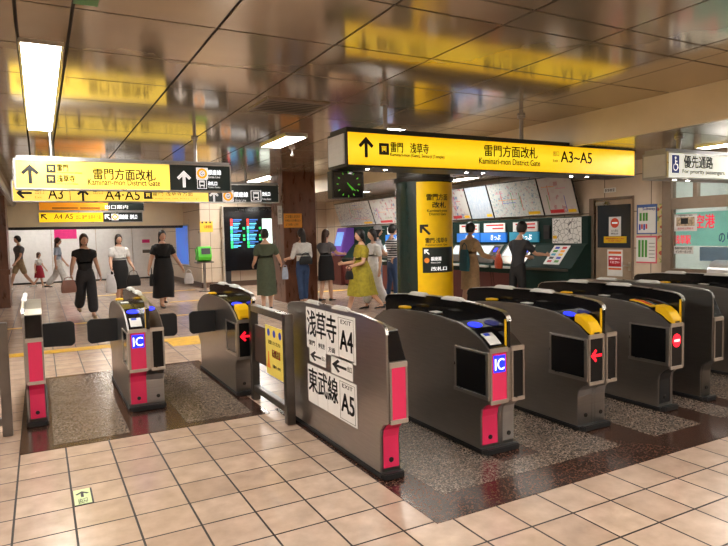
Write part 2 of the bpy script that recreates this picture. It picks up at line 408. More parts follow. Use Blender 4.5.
# office room behind the glass
b = MB(); b.box(XR+2.4, XR+2.5, -5.5, WY1+.3, 0, ZL); b.box(XR+.15, XR+2.5, WY1+.22, WY1+.3, 0, ZL); struct('wall_office', b, mat('office_wall', C(205, 208, 204), .6, noise=.03))
b = MB(); b.box(XR+.15, XR+2.5, -5.5, WY1+.3, ZL+.08, ZL+.12); struct('ceiling_office', b, mat('office_ceiling', C(225, 225, 222), .6, noise=.02))

# pillars
def round_pillar():
    cx, cy, R = 6.1, 9.03, .5
    b = MB(); b.lathe([(R, 0), (R, 2.42)], 64, (cx, cy)); struct('pillar_round', b, mat('dark_green_cladding', C(24, 40, 36), .25, noise=.05), smooth=True)
    b = MB(); b.lathe([(R+.02, 2.42), (R+.035, 2.44), (R+.035, 2.49), (R-.02, 2.5), (R-.02, ZL-.02)], 64, (cx, cy)); struct('pillar_collar', b, SIGNBOXD, smooth=True)
    return cx, cy, R
PCX, PCY, PR = round_pillar()
b = MB(); b.box(4.93, 5.74, 13.0, 13.8, 0, ZC); struct('pillar_brown', b, MARBLE, bevel=.01)
b = MB(); b.box(-1.7, -.66, 16.3, 17.4, 0, 2.62); struct('pillar_left', b, MARBLE, bevel=.01)
b = MB(); b.box(-1.73, -.63, 16.27, 17.43, .78, .9); struct('pillar_left_rail', b, MARBLE)

# ------------------------------------------------------------------ ceiling lights
DIFF = mat('lamp_diffuser', C(255, 252, 245), .4, noise=0, emit=LAMP, emit_col=(1, .95, .88, 1))
DIFF2 = mat('lamp_diffuser_far', C(255, 252, 245), .4, noise=0, emit=LAMP_FAR, emit_col=(1, .95, .88, 1))
def ceiling_light(label, x0, x1, y0, y1, z, dm=DIFF, group=None):
    cx, cy = (x0+x1)/2, (y0+y1)/2; hx, hy = (x1-x0)/2, (y1-y0)/2
    t = thing('ceiling_light', label, 'ceiling light', (cx, cy, z), 0, group)
    b = MB(); f = .018
    b.box(-hx, -hx+f, -hy, hy, -.03, 0); b.box(hx-f, hx, -hy, hy, -.03, 0); b.box(-hx+f, hx-f, -hy, -hy+f, -.03, 0); b.box(-hx+f, hx-f, hy-f, hy, -.03, 0)
    b.build('lamp_frame', STEEL_L, t)
    b = MB(); b.box(-hx+f, hx-f, -hy+f, hy-f, -.022, -.004); b.build('diffuser', dm, t)
    return t
ceiling_light('long white ceiling light above the left sign, nearest in the photo', -.065, .235, 5.08, 9.0, ZC)
ceiling_light('small square white ceiling light left of the large yellow sign', 3.22, 3.57, 8.3, 9.45, ZC, DIFF2)
ceiling_light('long narrow white ceiling light above the departure board, far off', 4.86, 5.2, 13.85, 18.0, ZC, DIFF2)
ceiling_light('small square white ceiling light just behind the large yellow sign', 4.25, 4.6, 7.2, 8.4, ZC, DIFF2)
ceiling_light('flat ceiling light in lower ceiling right of the yellow pillar', 7.55, 7.85, 9.6, 10.8, ZL, DIFF2)
BACKL = 'ceiling lights behind the camera'
for x0, x1, y0, y1 in ((-1.9, -1.6, 1.4, 3.8), (-.05, .25, -2.2, .2), (2.4, 2.7, -3.2, -.8), (4.93, 5.18, -2.5, .9), (2.4, 2.7, 1.0, 2.2)):  # unseen lamps added to brighten the concourse and gate sides
    ceiling_light('white ceiling light over the near concourse, outside the picture', x0, x1, y0, y1, ZC, DIFF, BACKL)
for x, y in ((7.3, 1.0), (8.15, 4.6)):  # the lamp nearer the camera is unseen, added for brightness
    ceiling_light('white ceiling light in lower ceiling near the office, outside the picture', x-.15, x+.15, y-.6, y+.6, ZL, DIFF, 'lower ceiling lights by the office')
for x, y in ((7.3, 14.0), (1.5, 14.5), (1.5, 18.2), (1.5, 23.5), (-.3, 23.5), (9.6, 4.6), (9.6, 2.2)):  # unseen lamps added to light the far station and the office
    ceiling_light('white ceiling light deep in the station, hidden from view', x-.15, x+.15, y-.6, y+.6, ZL if x > 6 and x < 8.7 else (ZL+.08 if x > 8.7 else ZC), DIFF2, 'deep station lights')

# air vent, sticker, sensor on the ceiling
t = thing('air_vent', 'slatted rectangular air vent in the ceiling, dark between its slats', 'vent', (2.58, 6.53, ZC))
b = MB(); b.box(-.34, .34, -.31, .31, -.004, -.001); b.build('duct_shade', BLACKM, t)  # black sheet stands in for the shade inside the duct
b = MB(); b.box(-.37, -.33, -.34, .34, -.016, -.001); b.box(.33, .37, -.34, .34, -.016, -.001); b.box(-.33, .33, -.34, -.3, -.016, -.001); b.box(-.33, .33, .3, .34, -.016, -.001); b.build('vent_frame', FRAMEB, t)
for k in range(7):
    b = MB(); y = -.25+k*.083; b.box(-.33, .33, y-.014, y+.014, -.012, -.008); b.build('slat', FRAMEB, t)
p = at_z(86, 1, ZC)
b = MB(); b.box(-.07, .07, -.07, .07, -.003, -.001)
tag(b.build('ceiling_sticker', mat('green_sticker', C(30, 110, 60), .4, noise=.02), None, loc=(p.x, p.y, ZC)), 'small green square sticker on a ceiling panel', 'sticker')
p = at_z(292, 147, ZC)
t = thing('smoke_detector', 'small white smoke detector hanging between two ceiling lights', 'smoke detector', (p.x, p.y, ZC))
b = MB(); b.cyl((0, 0), .05, -.03, -.001, 20); b.build('base', WHITE, t)
b = MB(); b.cyl((0, 0), .012, -.12, -.03, 12); b.ball((0, 0, -.13), .03, .03, .025); b.build('sensor', WHITE, t)

# ================================================================== TICKET GATES
GL = 1.62
def mir(p): return p + [(GL-y, z) for y, z in p[::-1][(1 if abs(p[-1][0]-GL/2) < 1e-6 else 0):]]
BODY = [(.10, .03), (.10, .26), (.09, .31), (.05, .35), (0, .375), (0, .735), (.09, .80), (.2, .85), (.33, .885), (.57, .905), (GL/2, .912)]
TOP = [(0, .735), (.09, .80), (.2, .85), (.33, .885), (.57, .905), (GL/2, .912)]
SHOULD = [(.10, .03), (.10, .26), (.09, .31), (.05, .35), (0, .375), (0, .735), (.035, .80), (.095, .925), (.3, .955), (GL/2, .965)]
FIN = [(0, .735), (0, .915), (.012, .95), (.045, .972), (.1, .982), (.3, 1.0), (.55, 1.013), (GL/2, 1.018)]
PLATE = [(.10, .03), (.10, .26), (.09, .31), (.05, .35), (0, .375)] + FIN[1:]
KICK = [(.10, .06), (.10, .26), (.09, .31), (.05, .35), (.012, .37)]
def seg_top(y0, y1):
    """piece of the top line between two distances from the front"""
    def z(y):
        for (a, za), (c, zc) in zip(TOP, TOP[1:]):
            if a <= y <= c: return za+(zc-za)*(y-a)/(c-a)
        return TOP[-1][1]
    return [(y0, z(y0))] + [q for q in TOP if y0+.001 < q[0] < y1-.001] + [(y1, z(y1))]
def lock(t, x, y=.10, z=.11):
    b = MB(); b.disc((x, y-.004, z), (.016, 0, 0), (0, 0, .016), .006, 16); b.build('lock', SIGNBOXD, t)

def gate(label, x, y0, left=None, right=None, plate=False, w_left=.155, w_right=.115, screen=True, flaps=(), kick_l=None, kick_r=None, extra=None):
    """left/right: front treatment of each lane side, or None when that half is absent"""
    t = thing('ticket_gate', label, 'ticket gate', (x, y0, 0), 0, 'ticket gates')
    FT = .014 if plate else .03
    xa = 0; xd = w_left if left else 0          # divider fin starts at xd
    xb = xd+FT+(w_right if right else 0)
    # base
    b = MB(); b.box(xa-.012, xb+.012, .07, GL-.07, .0045, .035); b.prism_z([(xa-.012, .07), (xb+.012, .07), (xb-.01, .035), (xa+.01, .035)], .0045, .045); b.build('base', RUBBER, t, bevel=.006)
    # body shells
    if left:
        b = MB(); b.prism_x(mir(BODY), xa, xd); b.build('body', STEEL, t, bevel=.004)
    if right:
        b = MB(); b.prism_x(mir(SHOULD if plate else BODY), xd+FT, xb); b.build('body', STEEL if not plate else STEEL_D, t, bevel=.004)
    # divider
    if plate:
        b = MB(); b.prism_x(mir(PLATE), xd, xd+FT); b.build('side_plate', STEEL, t, bevel=.004)
    else:
        b = MB(); b.prism_x(mir(FIN), xd, xd+FT); b.build('fin', BLACK, t, bevel=.004)
        b = MB(); b.prism_x(mir(BODY[:6]+[(.0, .73)]), xd, xd+FT); b.build('fin_post', STEEL, t)
    rim = mir(FIN[1:] if not plate else FIN[1:])
    b = MB(); b.band(rim, xd-.003, xd+FT+.003, .006); b.build('fin_rim', STEEL_L, t)
    for ya in (.49, .96):
        b = MB(); b.hull([(xd-.012, ya, 1.004), (xd+FT+.02, ya, 1.004), (xd+FT+.02, ya+.27, 1.004), (xd-.012, ya+.27, 1.004)], [(xd-.004, ya+.04, 1.032), (xd+FT+.012, ya+.04, 1.032), (xd+FT+.012, ya+.23, 1.032), (xd-.004, ya+.23, 1.032)])
        b.build('sensor_cap', WHITE, t, bevel=.006)
    # deck of the left lane
    if left:
        b = MB(); b.band(mir(seg_top(.005, GL/2)), xa+.012, xd-.002, .006); b.build('deck', BLACK, t)
        b = MB(); b.box(xd-.006, xd-.001, .006, .022, .745, .93); b.build('edge_strip', YEL, t)
        b = MB(); b.band([(.66, .915), (.74, .917)], xa+.03, xa+.10, .003); b.build('notice_plate', WHITE, t)
        b = MB(); b.box(xa+.03, xd-.05, 1.10, 1.2, .90, .919); b.build('rear_ticket_slot', YEL, t, bevel=.006)
    if right and not plate:
        b = MB(); b.band(mir(seg_top(.01, GL/2)), xd+FT+.004, xb-.012, .006); b.build('deck', STEEL_D, t)
    # fronts
    def front(x0, x1, style):
        b = MB(); b.box(x0, x1, -.012, 0, .712, .745); b.build('front_bar', STEEL_L, t, bevel=.003)
        b = MB(); b.box(x0, x1, -.012, 0, .365, .392); b.build('front_bar', STEEL_L, t, bevel=.003)
        b = MB(); b.box(x0, x0+.016, -.008, 0, .392, .712); b.box(x1-.012, x1, -.008, 0, .392, .712); b.build('front_frame', STEEL, t)
        m_ = PINK if style in ('pink', 'ic') else BLACKP
        b = MB(); b.box(x0+.016, x1-.012, -.004, 0, .392, .712); b.build('front_panel', m_, t)
        cx = (x0+x1)/2+.002
        if style == 'ic':
            b = MB(); b.box(cx-.05, cx+.05, -.008, -.004, .58, .695); q = b.build('ic_badge', BLUEL, t)
            letters('lettering', [('IC', .08, .078, (cx, -.009, .635), .006)], '-y', INKW, q)
        if style == 'arrow':
            b = MB(); arrow_mb(b, (cx, -.006, .585), .115, PI/2, '-y'); b.build('arrow_light', REDL, t)
        if style == 'stop':
            b = MB(); b.disc((cx, -.004, .60), (.05, 0, 0), (0, 0, .055), .004); q = b.build('stop_light', REDL, t)
            b = MB(); b.box(cx-.034, cx+.034, -.0105, -.008, .59, .61); b.build('bar', INKW, q)
    if left: front(xa, xd, left)
    if right: front(xd+FT, xb, right)
    if left:
        if kick_l: b = MB(); b.band(KICK, xa+.014, xd-.008, .003); b.build('kick_panel', kick_l, t)
        lock(t, xa+.08)
        if screen:
            b = MB(); b.box(-.004, 0, .03, .36, .42, .70); b.build('side_screen', BLACK, t)
            b = MB(); b.box(-.014, 0, .0, .38, .395, .42); b.box(-.01, 0, .36, .375, .42, .715); b.box(-.01, 0, .0, .03, .42, .715); b.box(-.008, 0, .03, .36, .70, .712); b.build('screen_frame', STEEL_L, t)
    if right:
        if kick_r: b = MB(); b.band(KICK, xd+FT+.008, xb-.01, .003); b.build('kick_panel', kick_r, t)
        lock(t, xd+FT+.06)
    # things on the deck
    def on_deck(name, y, xc, rx, ry, m_):
        a, c = seg_top(y-.01, y+.01)[0], seg_top(y-.01, y+.01)[-1]; d = Vector((0, c[0]-a[0], c[1]-a[1])).normalized()
        n_ = Vector((0, -d.z, d.y)); b = MB(); cc = Vector((xc, (a[0]+c[0])/2, (a[1]+c[1])/2))+n_*.006
        b.disc(cc, (rx, 0, 0), d*ry, .004); return b.build(name, m_, t)
    if left in ('ic', 'arrow'):
        on_deck('card_reader', .25, xa+.08, .055, .048, BLUEL)
        on_deck('card_reader', .30, xd+FT+.055, .04, .05, BLUEL) if right and not plate else None
    if left == 'ic':
        b = MB(); b.band(seg_top(.03, .13), xa+.03, xd-.03, .010); q = b.build('notice_plate', WHITE, t)
        b = MB(); b.band(seg_top(.10, .125), xa+.045, xa+.09, .012); b.build('print', BLUEP, q)
    if left in ('arrow', 'stop'):
        b = MB(); b.prism_x([(-.012, .742), (-.012, .775), (.03, .835), (.085, .872), (.15, .884), (.15, .82), (.0, .742)], xa+.02, xd-.02); q = b.build('ticket_slot', YEL, t, bevel=.005)
        b = MB(); b.box(xa+.05, xd-.05, -.0135, -.011, .748, .760); b.build('slot_mouth', BLACKM, q)
    if left == 'stop':
        b = MB(); b.band(seg_top(.20, .42), xa+.05, xd-.04, .012); q = b.build('notice_plate', YEL, t)
        b = MB(); b.band(seg_top(.23, .39), xa+.066, xd-.056, .014); b.build('print', REDP, q)
    if plate:
        b = MB(); b.band([(.004, .75), (.035, .805), (.09, .918)], xd+FT+.006, xb-.006, .005); b.build('shoulder_cover', BLACK, t)
    # leaves that bar the lane
    for side in flaps:
        sx = 1 if side == 'r' else -1; x0 = xb if sx > 0 else xa
        b = MB(); ln = .27; f = [(x0, .54), (x0+sx*(ln-.03), .53), (x0+sx*ln, .56), (x0+sx*ln, .74), (x0+sx*(ln-.03), .765), (x0, .76)]
        b.prism_y(f, .79, .825); b.build('flap', BLACKM, t, bevel=.005)
    return t

YR, YLF = 3.09, 5.53
SILV = mat('silver_kick', C(168, 162, 156), .4, .6, noise=.06)
g1 = gate('narrow half gate with pink panels, leftmost beside the guard rail', -.155, YLF, None, 'pink', True, w_right=.128, flaps='r', kick_r=PINK)
g2 = gate('full gate with blue IC badge on pink, between the two left lanes', .635, YLF, 'ic', 'plain', flaps='lr', kick_l=PINK)
g3 = gate('gate with red arrow and yellow slot, joined to the low rail', 1.60, YLF, 'arrow', None, flaps='l')
g4 = gate('pink fronted steel end gate carrying the A4 and A5 notices, nearest of all', 1.80, YR, None, 'pink', True, w_right=.128, kick_r=PINK)
g5 = gate('full gate with blue IC badge and pink front, right of the notices', 2.59, YR, 'ic', 'plain', kick_l=PINK, kick_r=SILV)
g6 = gate('full gate with red arrow light and yellow slot, in the middle right', 3.52, YR, 'arrow', 'plain')
g7 = gate('gate with round red no entry light and yellow ticket slot', 4.46, YR, 'stop', None, kick_l=BLACKM)
g8 = gate('narrow plain steel end gate behind the no entry gate', 5.03, YR, None, 'plain', True, w_right=.13)
g9 = gate('wide lane gate at the right edge with a long black fin', 6.1, YR+.1, 'plain', 'plain')

# notices on the steel end gate
FRX = '-x'
def big_notice(label, yb, yf, zt, zb, chars, sub, code, arrow=False):
    """yb: far edge, yf: near edge (reads from far to near as seen)"""
    X = 1.7965
    t = thing('notice_sheet', label, 'notice', (X, yf, zb), 0, 'notices taped to the end gate')
    W, H = yb-yf, zt-zb
    b = MB(); b.box(-.0008, .001, 0, W, 0, H); b.build('paper', PAPER, t)
    it = []
    cw = W*.215
    for i, ch in enumerate(chars): it.append((ch, cw*.92, H*.62, (-.0015, W-cw*(i+.56), H*.62), .02))
    for i, ch in enumerate(sub): it.append((ch, cw*.62, H*.12, (-.0015, W-cw*(i+.56), H*.14), .015))
    it.append((code, W*.235, H*.44, (-.0015, W*.165, H*.45), .03)); it.append(('EXIT', W*.19, H*.09, (-.0015, W*.165, H*.85), .0))
    letters('lettering', it, FRX, INK, t)
    b = MB(); x = -.0014
    for a0, a1, c0, c1 in ((.03, .31, .04, .05), (.03, .31, .93, .94), (.03, .035, .04, .94), (.305, .31, .04, .94)): b.box(x, x+.0004, W*a0, W*a1, H*c0, H*c1)
    for k in (1, 2): b.box(x, x+.0004, W-cw*k-.008, W-cw*k-.0065, 0, H)
    b.build('frame_line', INKG, t)
    return t
A = [at_x(u, v, 1.7965) for u, v in ((306, 306), (355, 319), (355, 363), (307, 348), (307, 358), (357, 382), (357, 431), (308, 398))]
big_notice('white notice with three large characters and A4, upper sheet on end gate', A[0].y, A[1].y, A[0].z-.003, (A[2].z+A[3].z)/2, '浅草寺', ['雷門', '仲見世', '方面'], 'A4')
big_notice('white notice with three large characters and A5, lower sheet on end gate', A[0].y, A[1].y, A[4].z-.04, (A[6].z+A[7].z)/2, '東武線', [], 'A5')
def arrow_notice(label, u0, v0, u1, v1):
    a = at_x(u0, v0, 1.7965); c = at_x(u1, v1, 1.7965)
    t = thing('arrow_notice', label, 'notice', (1.7965, c.y, c.z), 0, 'notices taped to the end gate')
    W, H = a.y-c.y, a.z-c.z
    b = MB(); b.box(-.0008, .001, 0, W, 0, H); b.build('paper', PAPER, t)
    b = MB(); arrow_mb(b, (-.001, W*.61, H*.5), W*.68, PI/2, FRX, .0006, 1.25*H/W); b.build('arrow', INK, t)
    letters('lettering', [('出口', W*.2, H*.3, (-.0015, W*.13, H*.55))], FRX, INKG, t)
arrow_notice('small black arrow notice on end gate, higher and further one', 309.5, 347, 326, 368)
arrow_notice('small black arrow notice on end gate, lower and nearer one', 331, 354, 353, 382)

# guard rails
def rail(name, label, p0, p1, h=.9, low=.09, r=.035, poster=False):
    a, c = Vector(p0), Vector(p1); d = (c-a); ln = d.length; ang = math.atan2(d.y, d.x)
    t = thing(name, label, 'guard rail', (a.x, a.y, 0), ang)
    for xx in (0, ln):
        b = MB(); b.box(xx-r, xx+r, -r, r, .0045, h); b.build('post', STEEL_D, t, bevel=.004)
    b = MB(); b.box(r, ln-r, -r, r, h-.06, h-.001); b.build('top_rail', STEEL_L, t, bevel=.004)
    b = MB(); b.box(r, ln-r, -r*.8, r*.8, low, low+.06); b.build('bottom_rail', STEEL_D, t, bevel=.004)
    return t, ln, ang
t, ln, ang = rail('guard_rail', 'steel guard rail between red arrow gate and the end gate', (1.72, 4.52, 0), (1.72, 5.40, 0))
b = MB(); b.box(.34, ln-.06, -.012, .012, .38, .72); b.build('infill_board', mat('dark_brown_board', C(58, 44, 38), .35, noise=.05), t)
t = thing('caution_poster', 'yellow caution poster hanging on the low steel guard rail', 'poster', (1.72, 4.60, .33))
b = MB(); b.box(-.017, -.013, 0, .42, 0, .43); b.build('paper', mat('poster_yellow', C(236, 214, 100), .5, noise=.03), t)
for k in range(3):
    b = MB(); b.disc((-.0175, .06+k*.14, .37), (0, .033, 0), (0, 0, .033), .001, 16); b.build('round_mark', BLUEP, t)
b = MB(); b.prism_x([(.30, .06), (.40, .06), (.37, .10), (.358, .2), (.342, .2), (.33, .10)], -.019, -.017); b.build('cone_mark', mat('cone_orange', C(235, 130, 40), .5, noise=.02), t)
letters('lettering', [('注意してください', .30, .035, (-.0185, .2, .29)), ('手荷物のひっかかり', .2, .03, (-.0185, .16, .09))], FRX, INK, t)
letters('lettering', [('転倒注意', .2, .07, (-.0185, .16, .2), .03)], FRX, REDP, t)
t, ln, ang = rail('guard_rail', 'steel guard rail at the left edge beside the pink half gate', (-.29, 5.45, 0), (-1.6, 5.45, 0), h=.9)
b = MB(); b.box(.1, ln-.1, -.04, -.036, .50, .54); b.box(.1, ln-.1, .036, .04, .50, .54); b.build('ribbon', YEL, t)

# floor exit sticker
t = thing('floor_sticker', 'small pale green exit arrow sticker on the floor tiles', 'sticker', (.155, 3.89, 0))
b = MB(); b.box(-.052, .052, -.125, .118, 0.0005, .002); b.build('backing', INK, t)
b = MB(); b.box(-.05, .042, -.115, .115, .002, .003); b.build('face', mat('pale_green', C(206, 224, 160), .5, noise=.03), t)
b = MB(); arrow_mb(b, (-.004, .035, .003), .09, 0, '+z', .0006); b.build('arrow', INK, t)
letters('lettering', [('出口', .05, .05, (-.004, -.055, .0035), .01), ('EXIT', .05, .022, (-.004, -.095, .0035))], '+z', INKG, t)

# ================================================================== HANGING SIGNS
def sign(label, x0, x1, yf, z0, z1, depth, faces, poles=(), ztop=ZC, housing=SIGNBOX, name='hanging_sign', caps=True, spots=()):
    """lit box sign facing -Y. faces: (xa, xb, material) along the front"""
    t = thing(name, label, 'sign', (x0, yf, z0), 0)
    W, H = x1-x0, z1-z0; f = .018
    b = MB(); b.box(0, W, .012, depth, 0, H); b.build('housing', housing, t, bevel=.004)
    b = MB(); b.box(0, W, -.004, .012, 0, f); b.box(0, W, -.004, .012, H-f, H); b.box(0, f, -.004, .012, f, H-f); b.box(W-f, W, -.004, .012, f, H-f); b.build('front_frame', STEEL_L if housing is SIGNBOX else SIGNBOXD, t)
    b = MB(); b.box(.03, W, .05, depth-.01, H, H+.045); b.build('top_housing', housing, t)
    if caps:
        b = MB(); b.box(-.012, 0, depth*.08, depth*.92, .03, H-.03)
        for k in range(5): b.box(-.018, -.012, depth*.12, depth*.88, .06+k*(H-.12)/5, .075+k*(H-.12)/5)
        b.build('end_cap', WHITE, t)
    for xa, xb, m_ in faces:
        b = MB(); b.box(max(xa-x0, f), min(xb-x0, W-f), 0, .012, f, H-f); b.build('face', m_, t)
    for px in poles:
        b = MB(); b.cyl((px-x0, depth/2), .026, H, ztop-z0-.001, 16); b.build('pole', STEEL, t, smooth=True)
        b = MB(); b.cyl((px-x0, depth/2), .05, ztop-z0-.03, ztop-z0-.001, 20); b.build('pole_flange', STEEL, t)
    for px in spots:
        b = MB(); b.cyl((px-x0, depth*.25), .03, -.012, .0, 16); q = b.build('downlight', STEEL_L, t)
        b = MB(); b.cyl((px-x0, depth*.25), .02, -.014, -.012, 16); b.build('bulb', DIFF2, q)
    return t
def on_sign(t, yf):
    """photo point on the sign's front -> local coordinates of the sign"""
    L0 = t.location
    def f(u, v, off=-.002):
        p = at_y(u, v, yf); return (p.x-L0.x, off, p.z-L0.z)
    return f
def px_item(f, body, u0, v0, u1, v1, bold=0):
    a, c, e = f(u0, (v0+v1)/2), f(u1, (v0+v1)/2), f((u0+u1)/2, v0); g = f((u0+u1)/2, v1); mid = f((u0+u1)/2, (v0+v1)/2)
    return (body, c[0]-a[0], e[2]-g[2], mid, bold)
def gate_icon(t, c, s, col=INK, bg=SIGNY):
    """black tile with a small gate pictogram"""
    x, y, z = c
    b = MB(); b.box(x-s/2, x+s/2, y, y+.0015, z-s/2, z+s/2); q = b.build('pictogram', col, t)
    b = MB(); k = s/10*.72; y1 = y-.0008
    for a0, a1, c0, c1 in ((-3.6, 3.6, 2, 3.2), (-3, 3, .6, 1.5), (-3, -2, -3.4, .6), (2, 3, -3.4, .6), (-1.2, 1.2, -1.8, .2)): b.box(x+a0*k, x+a1*k, y1, y, z+c0*k, z+c1*k)
    b.build('gate_mark', bg, q)
def train_icon(t, c, s):
    x, y, z = c
    b = MB(); k = s/10
    b.box(x-5*k, x+5*k, y, y+.0012, z-5*k, z+5*k); q = b.build('pictogram', SIGNK, t)
    b = MB(); y1 = y-.0012
    for a0, a1, c0, c1 in ((-4.6, -4.1, -4.6, 4.6), (4.1, 4.6, -4.6, 4.6), (-4.6, 4.6, 4.1, 4.6), (-4.6, 4.6, -4.6, -4.1), (-2.6, 2.6, 1.6, 3.4), (-2.6, -1.9, -.8, 1.6), (1.9, 2.6, -.8, 1.6), (-2.6, 2.6, -1.9, -.8), (-2.4, -1.4, -3.4, -2.2), (1.4, 2.4, -3.4, -2.2)): b.box(x+a0*k, x+a1*k, y1, y, z+c0*k, z+c1*k)
    b.build('train_mark', INKW, q)
def ring_icon(t, c, r):
    x, y, z = c
    b = MB(); b.box(x-r*1.12, x+r*1.12, y, y+.001, z-r*1.12, z+r*1.12); q = b.build('line_symbol', INKW, t)
    b = MB(); b.disc((x, y, z), (r, 0, 0), (0, 0, r), .001); b.build('ring', mat('ring_orange', C(255, 165, 20), .4, noise=0, emit=.7), q)
    b = MB(); b.disc((x, y-.001, z), (r*.58, 0, 0), (0, 0, r*.58), .001); b.build('ring_centre', INKW, q)
    letters('lettering', [('G', r*.6, r*.75, (x, y-.0025, z), .02)], '-y', INK, q)
def arrow_on(t, c, size, ang, m_):
    b = MB(); arrow_mb(b, (c[0], c[1], c[2]), size, ang, '-y'); b.build('arrow', m_, t)

# the large yellow sign across the right-hand gates
Y1 = 5.70
t = sign('large glowing yellow gate sign hanging above the right gates, A3 to A5', 2.885, 7.43, Y1, 2.245, 2.62, .46, [(2.8, 7.5, SIGNY)], (3.5, 5.53), ZC, SIGNBOXD, spots=(3.2, 3.42, 4.55, 4.8, 6.3, 6.6))
f = on_sign(t, Y1)
arrow_on(t, f(366, 147), .22, 0, INK); gate_icon(t, f(384, 149), .125)
letters('lettering', [px_item(f, '雷門　浅草寺', 391, 143, 429, 153, .03), px_item(f, 'Kaminari-mon (Gate), Senso-ji (Temple)', 391, 154, 445, 158.5, .02),
    px_item(f, '雷門方面改札', 485, 146, 538, 157.5, .02), px_item(f, 'Kaminari-mon District Gate', 480, 159, 541, 165, .015),
    px_item(f, '出口', 553, 151, 559, 156), px_item(f, 'Exit', 553, 159, 558, 162), px_item(f, 'A3~A5', 561, 152, 592, 163, .02)], '-y', INK, t)

# priority lane sign
Y2 = 4.55
p0 = at_y(667, 152, Y2)
t = sign('white glowing priority passage sign with blue wheelchair symbol, right edge', 6.50, 8.45, Y2, 2.10, 2.41, .34, [(6.4, 8.5, SIGNW)], (6.95, 8.0), ZL, SIGNBOX, spots=(6.75, 7.0))
f = on_sign(t, Y2)
c = f(675.5, 164)
b = MB(); b.box(c[0]-.068, c[0]+.068, -.003, -.001, c[2]-.105, c[2]+.105); q = b.build('wheelchair_symbol', NAVY, t)
b = MB(); x, z = c[0], c[2]; y = -.0045
b.disc((x-.006, y, z+.072), (.015, 0, 0), (0, 0, .015), .0012, 14)
for a, e in (((-.008, .05), (-.004, -.005)), ((-.004, -.005), (.03, -.005)), ((.03, -.005), (.045, -.05)), ((-.006, .03), (.025, .03))):
    d = Vector((e[0]-a[0], e[1]-a[1])); n_ = Vector((-d.y, d.x)).normalized()*.007
    b.hull([(x+a[0]-n_.x, y, z+a[1]-n_.y), (x+e[0]-n_.x, y, z+e[1]-n_.y), (x+e[0]+n_.x, y, z+e[1]+n_.y), (x+a[0]+n_.x, y, z+a[1]+n_.y)], [(x+a[0]-n_.x, y-.0012, z+a[1]-n_.y), (x+e[0]-n_.x, y-.0012, z+e[1]-n_.y), (x+e[0]+n_.x, y-.0012, z+e[1]+n_.y), (x+a[0]+n_.x, y-.0012, z+a[1]+n_.y)])
for k in range(14):
    a0, a1 = math.radians(120+k*19), math.radians(120+(k+1)*19)
    lp = [(x-.004+r_*math.cos(a_), y, z-.035+r_*math.sin(a_)) for r_, a_ in ((.045, a0), (.045, a1), (.034, a1), (.034, a0))]
    b.hull(lp, [(q_[0], y-.0012, q_[2]) for q_ in lp])
b.build('wheelchair_mark', INKW, q)
letters('lettering', [px_item(f, '優先通路', 684, 156, 713, 168.5, .03), px_item(f, 'For priority passengers', 683, 170, 725, 175.5, .02)], '-y', INK, t)

# left-hand signs
Y3 = 8.95
t = sign('nearest left hanging sign, yellow with an up arrow and black end', -.24, 2.58, Y3, 2.205, 2.60, .22, [(-.3, 1.69, SIGNYP), (1.69, 2.6, SIGNK)], (.2, 2.09), ZC, SIGNBOX)
f = on_sign(t, Y3)
arrow_on(t, f(30, 174), .25, 0, INK); gate_icon(t, f(51, 168.5), .11, bg=SIGNYP); gate_icon(t, f(51, 179), .11, bg=SIGNYP)
letters('lettering', [px_item(f, '雷門', 57, 164.5, 68, 171, .035), px_item(f, '浅草寺', 57, 175, 75, 182, .035), px_item(f, 'Kaminari-mon (Gate)', 57, 172, 82, 173.8, .03), px_item(f, 'Senso-ji (Temple)', 57, 183, 78, 184.8, .03),
    px_item(f, '雷門方面改札', 94, 169, 156, 180, .02), px_item(f, 'Kaminari-mon District Gate', 89, 179.5, 161, 185.5, .012)], '-y', INK, t)
arrow_on(t, f(184, 179), .24, 0, INKW); ring_icon(t, f(202, 173.5), .075); train_icon(t, f(202, 184), .15)
letters('lettering', [px_item(f, '銀座線', 208, 170, 221, 175, .006), px_item(f, 'Ginza Line', 208, 176, 220, 178.2), px_item(f, '改札口', 208, 181.5, 217, 185.5, .015), px_item(f, 'Ticket Gates', 208, 186.5, 220, 188)], '-y', INKW, t)

Y4 = 12.0
t = sign('second left hanging sign, yellow with A3 and A4 A5 exits', -.37, 4.47, Y4, 2.225, 2.60, .22, [(-.4, 2.99, SIGNYP), (2.99, 4.5, SIGNK)], (.3, 3.8), ZC, SIGNBOX)
f = on_sign(t, Y4)
arrow_on(t, f(24, 193), .24, PI/2, INK); arrow_on(t, f(83, 195), .24, 0, INK)
b = MB(); c = f(70, 194); b.box(c[0]-.006, c[0]+.006, -.002, -.001, .03, .35); b.build('divider', INK, t)
gate_icon(t, f(148, 195), .15, bg=SIGNYP)
letters('lettering', [px_item(f, '出口', 35, 189, 44, 194), px_item(f, 'Exit', 35, 196, 42, 198.5), px_item(f, 'A3', 48, 188, 63, 199, .01), px_item(f, '出口', 93, 190, 103, 194), px_item(f, 'A4·A5', 105, 190, 140, 200, .01),
    px_item(f, '雷門 浅草寺方面', 153, 191.5, 193, 196, .01), px_item(f, 'Kaminari-mon Gate, Senso-ji Temple', 153, 197.5, 200, 200)], '-y', INK, t)
arrow_on(t, f(214, 196), .22, 0, INKW); ring_icon(t, f(228, 196), .10); train_icon(t, f(256, 196), .24)
letters('lettering', [px_item(f, '銀座線', 234, 192, 248, 197, .006), px_item(f, 'Ginza Line', 235, 199, 246, 201.5), px_item(f, '改札口', 262, 192, 270, 196, .015), px_item(f, 'Ticket Gates', 262, 198, 271, 200)], '-y', INKW, t)

